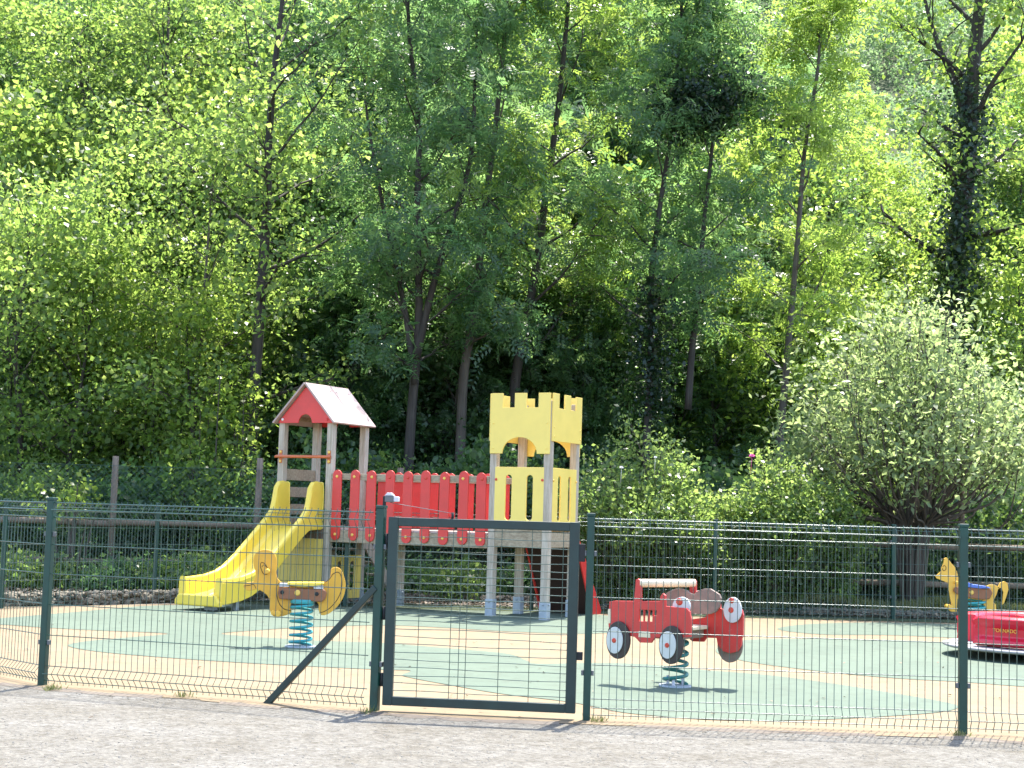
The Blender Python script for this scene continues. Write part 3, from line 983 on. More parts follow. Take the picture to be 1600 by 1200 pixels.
for q in ((408, 470), (745, 492)):
    c2, _ = traced(z7([q]), dk, dn); c = Mf @ Vector((c2[0][0], c2[0][1], .046))
    ex = Mf.to_3x3() @ Vector((.052, 0, 0)); mb = MB(); mb.box(np.array(c) - np.array(ex) * .9 - ZV * .012, np.array(ex) * 1.8, np.array(Mf.to_3x3() @ Vector((0, 0, .03))), ZV * .036); mb.build('clamp', M['light_plastic'], duck, .006)
for q, rr_, ln in (((245, 325), .022, .17), ((345, 742), .03, .15), ((300, 735), .022, .12)):
    c2, _ = traced(z7([q]), dk, dn); nn = Mf.to_3x3() @ Vector((0, 0, 1)); c = Mf @ Vector((c2[0][0], c2[0][1], 0))
    mb = MB(); mb.cyl(c - nn * ln, c + nn * ln, rr_, 12); mb.build('handle' if q[1] < 500 else 'foot_peg', M['ochre_pale'], duck, .005)
spring(dk, .105, .02, .455, 6.5, .014, M['spring_teal'], duck)
mb = MB(); mb.cyl(dk + ZV * .001, dk + ZV * .022, .15, 20); mb.build('base_plate', M['steel'], duck, .004)
mb = MB(); mb.cyl(dk + ZV * .43, dk + ZV * .47, .115, 20); mb.build('top_plate', M['spring_teal'], duck, .004)

# kangaroo-like animal rider at the far right
def z8(pts):
    return [(1400 + a / 5.455, 840 + b / 5.455) for a, b in pts]


kg = ground(1523, 983)
kang = thing('spring_rider', 'yellow animal spring rider with pointed ears and curled tail behind the carousel', 'spring rider', tuple(kg))
kn = np.array([-.1, -1, 0])
kb = z8([(408, 178), (425, 170), (442, 178), (472, 222), (500, 250), (518, 290), (526, 330), (540, 385), (600, 425), (700, 425), (765, 412), (800, 400), (840, 402), (868, 418), (884, 385), (920, 372), (948, 388), (957, 440), (938, 505), (918, 562), (903, 572), (908, 520), (914, 465), (896, 425),
         (868, 440), (856, 482), (826, 545), (850, 572), (856, 636), (795, 636), (748, 575), (738, 535), (620, 520), (522, 520), (516, 632), (470, 632), (432, 602), (432, 576), (455, 568), (474, 575), (458, 500), (440, 385), (402, 370), (342, 346), (336, 330), (378, 290), (386, 260), (402, 222)])
pts, Mf = traced(kb, kg, kn)
plate('body_board', pts, [], Mf, -.015, .015, M['ochre_pale'], kang, .004)
bx_, Mf = traced(z8([(490, 425), (540, 415), (800, 440), (815, 470), (790, 520), (740, 528), (620, 512), (510, 480), (482, 455)]), kg, kn)
for a, b in ((.017, .075), (-.075, -.017)):
    mb = MB(); mb.prism(bx_, Mf, a, b); mb.build('side_block', M['brown'], kang, .01)
c2, _ = traced(z8([(635, 465)]), kg, kn); bolt(Mf @ Vector((c2[0][0], c2[0][1], .075)), Mf.to_3x3() @ Vector((0, 0, 1)), kang, M['bolt_yellow'], .03, .012)
st, Mf = traced(z8([(560, 385), (600, 378), (640, 395), (760, 412), (800, 430), (700, 432), (560, 415)]), kg, kn)
mb = MB(); mb.prism(st, Mf, -.1, .1); mb.build('seat', M['blue'], kang, .008)
for q, rr_, ln in (((448, 590), .03, .15), ((505, 380), .02, .16)):
    c2, _ = traced(z8([q]), kg, kn); nn = Mf.to_3x3() @ Vector((0, 0, 1)); c = Mf @ Vector((c2[0][0], c2[0][1], 0))
    mb = MB(); mb.cyl(c - nn * ln, c + nn * ln, rr_, 12); mb.build('foot_peg' if q[1] > 500 else 'handle', M['ochre_pale'], kang, .005)
line_on(z8([(395, 250), (408, 238), (424, 250), (420, 275), (402, 282), (394, 262)]), kg, kn, .0165, .004, 'eye_line', M['line'], kang)
line_on(z8([(868, 420), (885, 440), (900, 450)]), kg, kn, .0165, .004, 'tail_line', M['line'], kang)
zt_ = traced(z8([(660, 520)]), kg, kn)[0][0][1]
spring(kg, .13, .02, zt_, 5.5, .016, M['spring_teal'], kang)
mb = MB(); mb.cyl(kg + ZV * .001, kg + ZV * .022, .17, 20); mb.build('base_plate', M['steel'], kang, .004)

# red truck rider
def z5(pts):
    return [(920 + a / 5.714, 870 + b / 5.714) for a, b in pts]


ck = ground(1055, 1074)
truck = thing('spring_rider', 'red fire truck spring rider with white hub discs on a dark green spring', 'spring rider', tuple(ck))
b_ = .62                                       # yaw of the side boards
cdir = np.array([math.cos(b_), -math.sin(b_), 0]); cn = np.array([-math.sin(b_), -math.cos(b_), 0])
pN = ck + cn * .20                             # near board plane
pF = ck - cn * .24                             # far board plane
near = z5([(190, 402), (235, 392), (410, 395), (425, 205), (445, 195), (468, 210), (472, 250), (474, 395), (640, 395), (645, 350), (665, 325), (690, 345), (690, 440), (745, 445), (800, 452), (880, 458), (905, 490), (918, 560), (915, 715), (870, 720), (640, 722), (600, 720), (585, 735), (562, 768), (460, 765), (440, 740), (415, 715), (330, 700), (185, 640), (178, 560)])
win = [[(458, 470), (492, 472), (492, 576), (452, 574)], [(500, 473), (535, 475), (533, 578), (498, 575)], [(543, 475), (575, 477), (572, 580), (540, 578)], [(583, 478), (612, 478), (608, 528), (580, 524)]]
plt_, Mn = traced(near, pN, cn)
holes = [traced(z5(h), pN, cn)[0] for h in win]
plate('side_board', plt_, holes, Mn, -.012, .012, M['red_worn'], truck, .003)
for wc, wr in (((280, 742), (105, 168)), ((752, 785), (108, 172))):
    for rr_, hr_, mt, t0, t1, nm in ((1.0, 1.0, M['tyre'], .013, .040, 'wheel'), (.69, .71, M['white'], .041, .052, 'hub_disc')):
        cc = (wc[0] - (22 if nm == 'hub_disc' else 0), wc[1] + (0 if nm == 'hub_disc' else 0))
        e, _ = traced(z5([(cc[0] + wr[0] * rr_ * math.cos(a * PI / 16), cc[1] + wr[1] * hr_ * math.sin(a * PI / 16)) for a in range(32)]), pN, cn)
        mb = MB(); mb.prism(e, Mn, t0, t1)
        if nm == 'wheel': wh = mb.build(nm, mt, truck, .006)
        else: mb.build(nm, mt, wh, .003)
    c2, _ = traced(z5([(wc[0] - 25, wc[1] + 2)]), pN, cn); bolt(Mn @ Vector((c2[0][0], c2[0][1], .052)), cn, wh, M['bolt_red'], .02, .008)
# white discs by the headlights, near side and far side
e, _ = traced(z5([(830 + 78 * math.cos(a * PI / 12), 440 + 82 * math.sin(a * PI / 12)) for a in range(24)]), pN - cn * .03, cn)
Md = frame_mat(pN - cn * .03, cdir, ZV)
mb = MB(); mb.prism(e, Md, -.01, .01); o = mb.build('headlight_disc', M['white'], truck, .003)
c2, _ = traced(z5([(815, 400)]), pN - cn * .03, cn); bolt(Md @ Vector((c2[0][0], c2[0][1], .01)), cn, o, M['bolt_red'], .03, .006)
for q in ((505, 690),):
    e, _ = traced(z5([(455, 662), (555, 668), (558, 722), (452, 716)]), pN, cn)
    mb = MB(); mb.prism(e, Mn, .0125, .016); mb.build('step_plate', M['cream'], truck, .001)
e, _ = traced(z5([(178, 470), (200, 462), (202, 590), (180, 596)]), pN, cn); mb = MB(); mb.prism(e, Mn, -.05, .016); mb.build('bumper', M['cream'], truck, .003)
# far board
far = z5([(905, 232), (925, 205), (945, 200), (962, 222), (960, 305), (1000, 320), (1170, 335), (1180, 460), (1215, 470), (1370, 470), (1384, 520), (1380, 715), (1370, 725), (1365, 790), (1330, 845), (1265, 862), (1200, 840), (1155, 780), (1145, 725), (1055, 722), (1030, 758), (930, 755), (905, 735), (905, 560), (1050, 540), (1060, 510), (905, 505)])
pf, Mfar = traced(far, pF, cn)
plate('side_board', pf, [], Mfar, -.012, .012, M['red_worn'], truck, .003)
e, _ = traced(z5([(1260 + 112 * math.cos(a * PI / 16), 790 + 155 * math.sin(a * PI / 16)) for a in range(32)]), pF - cn * .02, cn)
Mq = frame_mat(pF - cn * .02, cdir, ZV)
mb = MB(); mb.prism(e, Mq, -.02, .004); mb.build('wheel', M['back_brown'], truck, .006)
e, _ = traced(z5([(730 + 105 * math.cos(a * PI / 16), 770 + 150 * math.sin(a * PI / 16)) for a in range(32)]), pF - cn * .02, cn)
mb = MB(); mb.prism(e, Mq, -.02, .004); mb.build('wheel', M['back_brown'], truck, .006)
e, _ = traced(z5([(1285 + 80 * math.cos(a * PI / 12), 475 + 115 * math.sin(a * PI / 12)) for a in range(24)]), pF + cn * .03, cn)
Mq = frame_mat(pF + cn * .03, cdir, ZV)
mb = MB(); mb.prism(e, Mq, -.01, .01); o = mb.build('headlight_disc', M['white'], truck, .003)
for q in ((1280, 390), (1275, 475)):
    c2, _ = traced(z5([q]), pF + cn * .03, cn); bolt(Mq @ Vector((c2[0][0], c2[0][1], .01)), cn, o, M['bolt_red'], .024, .006)
# scalloped seat back between the boards, seen from the front
sbp = ck + cdir * .06
sn = cn * .45 + cdir * .9; sn = sn / np.linalg.norm(sn)
sbk = z5([(690, 330), (720, 310), (780, 285), (835, 283), (880, 300), (915, 328), (945, 332), (980, 305), (1035, 285), (1090, 285), (1130, 310), (1170, 335), (1184, 370), (1168, 450), (1140, 490), (1090, 512), (930, 510), (690, 460)])
pB = ck - cn * .16
e, Mb = traced(sbk, pB, cn)
plate('seat_back', e, [], Mb, -.014, .014, M['back_brown'], truck, .004)
# roll bar tube between the two uprights
q0 = on_plane(*z5([(445, 235)])[0], pN, cn); q1 = on_plane(*z5([(945, 235)])[0], pF, cn)
mb = MB(); mb.tube([q0, q1], .033, 14); mb.build('roll_bar', M['cream'], truck, .004)
# seat boards and cross blocks
mb = MB(); c0 = on_plane(*z5([(690, 620)])[0], pN, cn)
zz = c0[2] - .03
mb.box(pN - cn * .012 + cdir * -.02 + ZV * (zz - pN[2]), -cn * .40, cdir * .20, ZV * .03); mb.build('seat', M['cream'], truck, .006)
mb = MB(); mb.box(pN - cn * .012 + cdir * .05 + ZV * (zz - .07 - pN[2]), -cn * .40, cdir * .09, ZV * .065); mb.build('cross_block', M['back_brown'], truck, .006)
mb = MB(); mb.box(pN - cn * .012 - cdir * .10 + ZV * (zz - .075 - pN[2]), -cn * .40, cdir * .09, ZV * .045); mb.build('cross_block', M['back_brown'], truck, .006)
sc_ = ck - cn * .0
spring(ck, .093, .025, zz - .06, 4.6, .0155, M['spring_green'], truck)
mb = MB(); mb.cyl(ck + ZV * .001, ck + ZV * .022, .135, 24); mb.build('base_plate', M['steel'], truck, .004)
for a in (.5, 2.4, 4.4):
    c = ck + np.array([.075 * math.cos(a), .075 * math.sin(a), .02]); mb = MB(); mb.box(c - np.array([.012, .012, 0]), (.024, 0, 0), (0, .024, 0), (0, 0, .07)); mb.build('spring_clamp', M['light_plastic'], truck, .003)

# carousel at the right edge
cc = ground(1620, 1029)
car = thing('carousel', 'low red children carousel with moulded seats on a thin grey disc', 'carousel', tuple(cc))
mb = MB()
R_ = .96; n = 72
vs = []; prof = [(.02, .095), (R_ - .03, .100), (R_, .112), (R_ + .002, .128), (R_ - .02, .136), (.02, .14)]
mb_v = []
for i in range(n):
    a = 2 * PI * i / n
    for r, z in prof: mb_v.append((cc[0] + r * math.cos(a), cc[1] + r * math.sin(a), z))
k = len(prof)
mb.add(mb_v, [(i * k + j, ((i + 1) % n) * k + j, ((i + 1) % n) * k + (j + 1) % k, i * k + (j + 1) % k) for i in range(n) for j in range(k)], True)
mb.build('disc', M['plate_grey'], car)
mb = MB(); mb.cyl(cc + ZV * .0, cc + ZV * .10, .16, 20); mb.build('hub', M['black'], car)


def seat_shell(a0, a1, r0, r1, zb, zt, name):
    """moulded backrest: outward-leaning curved shell with a rolled top and a hollow middle"""
    mb = MB(); n = 28; rings = []
    for i in range(n + 1):
        t = i / n; a = a0 + (a1 - a0) * t
        e = min(1, min(t, 1 - t) / .10); e = math.sin(e * PI / 2)
        top = zb + (zt - zb) * (.90 + .10 * e)
        sec = [(r1 - .05, zb), (r1 + .00, zb + .02), (r1 - .005, zb + .06), (r1 - .055 * e, zb + (top - zb) * .32), (r1 - .05 * e, zb + (top - zb) * .6), (r1 - .01, top - .07), (r1 + .012, top - .025), (r1 - .02, top), (r0 + .05, top), (r0 + .02, top - .03), (r0 + .05, zb + .1), (r0, zb)]
        rings.append([(cc[0] + r * math.cos(a), cc[1] + r * math.sin(a), z) for r, z in sec])
    m_ = len(rings[0]); vs = [p for r in rings for p in r]; fs = []
    for i in range(n):
        for j in range(m_): fs.append((i * m_ + j, (i + 1) * m_ + j, (i + 1) * m_ + (j + 1) % m_, i * m_ + (j + 1) % m_))
    fs.append(tuple(reversed(range(m_)))); fs.append(tuple(n * m_ + j for j in range(m_)))
    mb.add(vs, fs, False)
    o = mb.build(name, M['red_plastic'], car, .012, 3)
    return o


D = math.radians
sA = seat_shell(D(200), D(276), .60, .80, .150, .455, 'seat_shell')
sB = seat_shell(D(258), D(340), .66, .93, .105, .43, 'seat_shell')
seat_shell(D(30), D(150), .60, .82, .150, .44, 'seat_shell')
mb = MB(); mb.cyl(cc + ZV * .14, cc + ZV * .42, .05, 16); mb.cyl(cc + ZV * .42, cc + ZV * .45, .22, 24); mb.build('turning_wheel', M['red_plastic'], car, .006)
# yellow lettering on the first shell
fc = bpy.data.curves.new('lettering', 'FONT'); fc.body = 'TORNADO'; fc.size = .052; fc.extrude = .004; fc.align_x = 'CENTER'
tmp = bpy.data.objects.new('tmp', fc); COL.objects.link(tmp); bpy.context.view_layer.update()
me = bpy.data.meshes.new_from_object(tmp.evaluated_get(bpy.context.evaluated_depsgraph_get())); bpy.data.objects.remove(tmp)
lp = on_plane(1552, 987, cc + np.array([0, -.755, 0]), np.array([0, -1., 0]))
la = math.atan2(lp[1] - cc[1], lp[0] - cc[0]); rad = .762
ln_ = np.array([math.cos(la), math.sin(la), 0]); lp2 = cc + ln_ * rad + ZV * (lp[2] - .02)
lx = np.array([-ln_[1], ln_[0], 0])
me.transform(frame_mat(lp2, lx, ZV)); me.materials.clear(); me.materials.append(M['text_yellow'])
o = bpy.data.objects.new('lettering', me); COL.objects.link(o); o.parent = sA

# ------------------------------------------------------------------ vegetation
def leaf_mesh(name, P, A, N, L, W, V):
    """rhombic leaves: centre P, long axis A, normal N, length L, width W, tint V"""
    n = len(P)
    A = A / np.linalg.norm(A, axis=1, keepdims=True)
    Sd = np.cross(N, A); Sd /= np.maximum(np.linalg.norm(Sd, axis=1, keepdims=True), 1e-6)
    Nn = np.cross(A, Sd)
    L = L[:, None]; W = W[:, None]
    v = np.empty((n, 4, 3), np.float32)
    v[:, 0] = P - A * L * .5
    v[:, 1] = P + Sd * W * .5 + Nn * W * .18 - A * L * .06
    v[:, 2] = P + A * L * .5
    v[:, 3] = P - Sd * W * .5 + Nn * W * .18 - A * L * .06
    me = bpy.data.meshes.new(name)
    me.vertices.add(n * 4); me.vertices.foreach_set('co', v.reshape(-1))
    me.loops.add(n * 4); me.loops.foreach_set('vertex_index', np.arange(n * 4, dtype=np.int32))
    me.polygons.add(n); me.polygons.foreach_set('loop_start', np.arange(0, n * 4, 4, dtype=np.int32))
    me.polygons.foreach_set('loop_total', np.full(n, 4, np.int32))
    at_ = me.attributes.new('v', 'FLOAT', 'FACE'); at_.data.foreach_set('value', V.astype(np.float32))
    me.update(calc_edges=True)
    return me


def curve_pts(rng, p, d, L, n, wob, up):
    """wandering branch"""
    p = np.array(p, float); d = unit(np.array(d, float)); out = [p.copy()]
    for i in range(n):
        d = unit(d + rng.normal(0, wob, 3) + np.array([0, 0, up]))
        p = p + d * L / n; out.append(p.copy())
    return out, d


def grow(rng, trunk, r0, lo=.3, nl=14, spread=2.4, lift=.35, prof=None, sub=8, twig=.55, wood_mb=None, flat=True):
    """limbs and twigs on a trunk polyline; returns leaf anchors (position, direction)"""
    tr = np.array(trunk); k = len(tr)
    rad = [r0 * (1 - .82 * i / (k - 1)) for i in range(k)]
    wood_mb.tube(tr, rad, 9)
    anchors = []
    az = rng.uniform(0, 6.28)
    for i in range(nl):
        t = lo + (1 - lo) * (i + rng.uniform(0, .8)) / nl; t = min(t, .98)
        q = t * (k - 1); j = int(q); fpos = tr[j] + (tr[min(j + 1, k - 1)] - tr[j]) * (q - j)
        az += 2.4 + rng.normal(0, .35)
        pf = math.sqrt(max(.12, 1 - ((t - .48) / .60) ** 2))          # domed crown
        Ln = spread * pf * rng.uniform(.55, 1.3)
        el = lift + .9 * (t - lo) / (1 - lo) * rng.uniform(.6, 1.1)
        d = np.array([math.cos(az) * math.cos(el), math.sin(az) * math.cos(el), math.sin(el)])
        pts, dd = curve_pts(rng, fpos, d, Ln, 7, .12, .03)
        rl = max(.012, r0 * (1 - .8 * t) * .42)
        wood_mb.tube(pts, [rl * (1 - .85 * m / 7) for m in range(8)], 6, False)
        for m in range(sub):
            tt = rng.uniform(.22, 1.0); qq = tt * 7; jj = min(int(qq), 6); bp_ = pts[jj] + (pts[jj + 1] - pts[jj]) * (qq - jj)
            a2 = az + rng.choice([-1, 1]) * rng.uniform(.4, 1.3)
            e2 = rng.uniform(-.15, .6)
            d2 = np.array([math.cos(a2) * math.cos(e2), math.sin(a2) * math.cos(e2), math.sin(e2)])
            L2 = Ln * .42 * rng.uniform(.5, 1.2) * (1.25 - .5 * tt)
            p2, _ = curve_pts(rng, bp_, d2, L2, 4, .16, .0)
            wood_mb.tube(p2, [rl * .4, rl * .33, rl * .25, rl * .16, .003], 4, False)
            for u in (1.5, 2.4, 3.2, 3.9):
                j3 = min(int(u), 3); anchors.append((p2[j3] + (p2[j3 + 1] - p2[j3]) * (u - j3), d2))
        anchors.append((pts[-1], d))
    return anchors


def leaves_round(rng, anchors, per, sig, ls, flat=.55, asp=.75, tip=.15):
    n = len(anchors) * per
    AP = np.repeat(np.array([a[0] for a in anchors]), per, 0); AD = np.repeat(np.array([a[1] for a in anchors]), per, 0)
    off = rng.normal(0, 1, (n, 3)) * np.array([sig, sig, sig * flat])
    P = AP + off + AD * rng.uniform(-.3, .6, (n, 1)) * sig
    nrm = np.array([0, -.15, .6]) + rng.normal(0, .8, (n, 3))
    ax = AD * .5 + rng.normal(0, .7, (n, 3)); ax[:, 2] -= tip
    L = ls * rng.uniform(.45, 1.3, n); W = L * asp * rng.uniform(.8, 1.15, n)
    av = rng.uniform(0, 1, len(anchors))
    V = np.clip(np.repeat(av, per) * .55 + rng.uniform(0, 1, n) ** 1.6 * .55, 0, 1)
    return P, ax, nrm, L, W, V


def leaves_compound(rng, anchors, per, sig, rach, ll, pairs=5):
    """feathery leaves: leaflets in pairs along a drooping stalk"""
    m = len(anchors) * per
    AP = np.repeat(np.array([a[0] for a in anchors]), per, 0); AD = np.repeat(np.array([a[1] for a in anchors]), per, 0)
    base = AP + rng.normal(0, 1, (m, 3)) * np.array([sig, sig, sig * .6])
    d = AD * .6 + rng.normal(0, .6, (m, 3)); d[:, 2] -= .25; d /= np.linalg.norm(d, axis=1, keepdims=True)
    upv = np.array([0, -.2, .8]) + rng.normal(0, .7, (m, 3))
    sd = np.cross(upv, d); sd /= np.linalg.norm(sd, axis=1, keepdims=True); nn = np.cross(d, sd)
    Ps, As, Ns, Ls, Ws, Vs = [], [], [], [], [], []
    rl = rach * rng.uniform(.7, 1.2, m); v0 = np.clip(np.repeat(rng.uniform(0, 1, len(anchors)), per) * .5 + rng.uniform(0, .5, m), 0, 1)
    for i in range(pairs):
        t = (i + .6) / pairs
        for sg in (-1, 1):
            a = sd * sg * .9 + d * .55; a[:, 2] -= .18
            le = ll * rng.uniform(.8, 1.15, m)
            p = base + d * (rl * t)[:, None] + np.array([0, 0, -1.]) * (rl * .25 * t * t)[:, None] + a * (le * .5)[:, None]
            Ps.append(p); As.append(a); Ns.append(nn + rng.normal(0, .2, (m, 3))); Ls.append(le); Ws.append(le * .40); Vs.append(v0)
    return tuple(np.concatenate(x) for x in (Ps, As, Ns, Ls, Ws, Vs))


def finish_tree(root, wood_mb, leaves, leaf_mat, bark):
    me = bpy.data.meshes.new('trunk'); me.from_pydata([tuple(p) for p in wood_mb.v], [], wood_mb.f)
    me.polygons.foreach_set('use_smooth', [True] * len(me.polygons)); me.materials.append(bark)
    o = bpy.data.objects.new('trunk', me); COL.objects.link(o); o.parent = root
    lm = leaf_mesh('crown', *leaves); lm.materials.append(leaf_mat)
    c = bpy.data.objects.new('crown', lm); COL.objects.link(c); c.parent = root
    return root


def trunk_line(rng, h, wob=.03, n=10):
    p = np.zeros(3); out = [p.copy()]; d = np.array([rng.normal(0, .04), rng.normal(0, .04), 1.])
    for i in range(n):
        d = unit(d + np.array([rng.normal(0, wob), rng.normal(0, wob), .05])); p = p + d * h / n; out.append(p.copy())
    out[0][2] = -.3
    return out


def px_trunk(pxs, Y, base_z=None):
    """trunk polyline through image points at depth Y, returned relative to its foot"""
    P = [at(u, v, Y) for u, v in pxs]
    foot = P[0].copy()
    rel = [p - foot for p in P]
    return foot, rel


SPEC = {
    'alder': dict(mat='leaf_alder', kind='round', ls=.115, sig=.28, per=16, flat=.55),
    'ash': dict(mat='leaf_ash', kind='comp', rach=.32, ll=.11, sig=.26, per=5),
    'lime': dict(mat='leaf_lime', kind='round', ls=.13, sig=.30, per=16, flat=.55),
    'robinia': dict(mat='leaf_lime', kind='comp', rach=.30, ll=.105, sig=.26, per=5),
    'dark': dict(mat='leaf_dark', kind='round', ls=.115, sig=.27, per=18, flat=.6),
}


def make_leaves(rng, sp, anchors, dens=1.0):
    c = SPEC[sp]
    if c['kind'] == 'round':
        return leaves_round(rng, anchors, max(3, int(c['per'] * dens)), c['sig'], c['ls'], c['flat'])
    return leaves_compound(rng, anchors, max(1, int(round(c['per'] * dens))), c['sig'], c['rach'], c['ll'])


def hero_tree(label, pxs, Y, r0, sp, seed, lo=.25, nl=16, spread=2.2, extra=3.0, sub=6, dens=1.0, lift=.35, bark='bark', name='tree', group=None, prof=None, stems=()):
    rng = np.random.default_rng(seed)
    foot, rel = px_trunk(pxs, Y)
    foot_z = terr(foot[0], Y)
    # extend down to the ground and up beyond the frame
    rel = [np.array([rel[0][0] * 1.0, 0, foot_z - foot[2] - .3])] + rel if foot[2] > foot_z + .3 else rel
    d = unit(rel[-1] - rel[-2])
    extra = min(extra, 1.6)
    rel = rel + [rel[-1] + (d * .6 + ZV * .4) * extra * .5, rel[-1] + (d * .5 + ZV * .5) * extra]
    # bow the trunk a little in depth
    rel = [p + np.array([0, .10 * math.sin(i * 1.3 + seed), 0]) for i, p in enumerate(rel)]
    rel = catmull(rel, 3, False)
    root = thing(name, label, 'tree', tuple(foot - ZV * (foot[2] - foot_z)), group)
    sh = foot - np.array(root.location)
    rel = [p + sh for p in rel]
    wm = MB()
    anc = grow(rng, rel, r0, lo, nl, spread, lift, prof, sub, wood_mb=wm)
    for (spx, rr_) in stems:
        st = [at(u, v, Y) - np.array(root.location) for u, v in spx]
        d = unit(st[-1] - st[-2]); st = st + [st[-1] + (d * .6 + ZV * .4) * extra * .6]
        anc += grow(rng, catmull(st, 3, False), rr_, lo, max(6, nl // 2), spread * .9, lift, prof, sub, wood_mb=wm)
    finish_tree(root, wm, make_leaves(rng, sp, anc, dens), M[SPEC[sp]['mat']], M[bark])
    return root


def proto_tree(sp, seed, h, r0, lo, nl, spread, sub=6, dens=1.0, lift=.35, bark='bark', prof=None):
    rng = np.random.default_rng(seed)
    wm = MB(); anc = grow(rng, trunk_line(rng, h), r0, lo, nl, spread, lift, prof, sub, wood_mb=wm)
    return wm, make_leaves(rng, sp, anc, dens), SPEC[sp]['mat'], bark


# --- trees whose trunks show
hero_tree('dark trunked alder left of the roofed tower with limbs sweeping up to the right', [(392, 705), (405, 480), (416, 330), (420, 240), (428, 130), (437, 40)], 26.6, .12, 'alder', 11, 0.12, 24, 2.6, 3.2, 6, 0.7, .30)
hero_tree('many stemmed dark green ash behind the red bridge', [(640, 690), (650, 560), (655, 480), (652, 330), (655, 200), (640, 60)], 26.4, 0.100, 'ash', 12, 0.20, 20, 2.0, 3.0, 6, 0.65, .4,
          stems=(([(650, 560), (668, 480), (690, 400), (735, 250), (742, 120)], .08), ([(648, 600), (632, 480), (600, 330), (575, 190)], .06)))
hero_tree('reddish slanting trunked ash between the bridge and the castle tower', [(722, 620), (732, 540), (745, 450), (758, 330), (775, 190), (788, 60)], 27.2, 0.100, 'ash', 13, 0.2, 18, 1.8, 3.0, 6, 0.80, .45, bark='bark_pale')
hero_tree('slanting dark trunked tree rising behind the castle tower', [(800, 650), (818, 520), (838, 420), (852, 310), (872, 170), (885, 40)], 27.8, 0.11, 'robinia', 14, 0.2, 20, 2.1, 3.0, 6, 0.70, .35)
hero_tree('tall dark crowned ash with thin stems right of the castle tower', [(1010, 690), (1016, 560), (1018, 430), (1035, 300), (1050, 200), (1060, 90)], 27.4, .075, 'ash', 15, 0.25, 22, 1.8, 2.0, 6, 0.7, .5,
          stems=(([(1075, 640), (1082, 540), (1092, 450), (1100, 350), (1115, 210), (1120, 130)], .07),))
hero_tree('slender pale trunked tree standing above the rose bushes on the right', [(1215, 720), (1226, 600), (1238, 480), (1247, 380), (1256, 240), (1275, 120)], 28.0, .085, 'robinia', 16, 0.2, 18, 1.5, 1.2, 5, 1.0, .45, bark='bark_pale')
hero_tree('big ivy darkened trunked tree with forked limbs at the right edge', [(1478, 620), (1490, 470), (1497, 380), (1512, 250), (1516, 130), (1535, -30)], 31.0, 0.300, 'lime', 17, 0.30, 20, 2.2, 2.0, 5, 0.7, .25,
          stems=(([(1512, 250), (1500, 150), (1470, 80), (1450, 20)], .10),))
hero_tree('leaning thin trunked alder left of the dark alder above the chain link', [(303, 660), (311, 570), (317, 490), (325, 400)], 27.0, .05, 'alder', 18, 0.06, 20, 2.4, 3.2, 6, 0.8, .25, bark='bark_pale')
hero_tree('shadowed black trunked tree at the left edge of the woodland', [(28, 740), (30, 650), (26, 570), (34, 490)], 26.6, .065, 'alder', 19, 0.06, 22, 2.5, 3.2, 9, 0.85, .2)

# ivy on the big trunk
rng = np.random.default_rng(91)
ivy_pts = []
pxl = [(1478, 620), (1490, 470), (1497, 380), (1512, 250), (1516, 130)]
for a, b in zip(pxl[:-1], pxl[1:]):
    for t in np.linspace(0, 1, 14): ivy_pts.append((at(a[0] + (b[0] - a[0]) * t, a[1] + (b[1] - a[1]) * t, 30.8), np.array([0, -1., .2])))
iv = thing('ivy', 'dark ivy wrapped round the forked trunk at the right edge', 'ivy', tuple(at(1485, 600, 30.8)))
Pq, Aq, Nq, Lq, Wq, Vq = leaves_round(rng, ivy_pts, 75, .28, .11, 1.0, .9)
Nq = Nq + np.array([0, -1.2, 0])
im = leaf_mesh('foliage', Pq - np.array(iv.location), Aq, Nq, Lq, Wq, Vq); im.materials.append(M['leaf_ivy'])
o = bpy.data.objects.new('foliage', im); COL.objects.link(o); o.parent = iv

rng = np.random.default_rng(92)
cl = at(1098, 165, 27.2)
iv2 = thing('ivy', 'dense dark ivy clump high on the thin stemmed ash', 'ivy', tuple(cl))
ip = [(np.array([rng.normal(0, .42), rng.normal(0, .3), rng.normal(0, .24)]), np.array([0, -1., .1])) for _ in range(60)]
ip += [(at(1016 + rng.normal(0, 10), v, 27.2) - cl, np.array([0, -1., .1])) for v in np.linspace(440, 640, 22)]
Pq, Aq, Nq, Lq, Wq, Vq = leaves_round(rng, ip, 90, .17, .085, 1.0, .85)
im = leaf_mesh('foliage', Pq, Aq, Nq + np.array([0, -.8, .2]), Lq, Wq, Vq * .5); im.materials.append(M['leaf_ivy'])
o = bpy.data.objects.new('foliage', im); COL.objects.link(o); o.parent = iv2

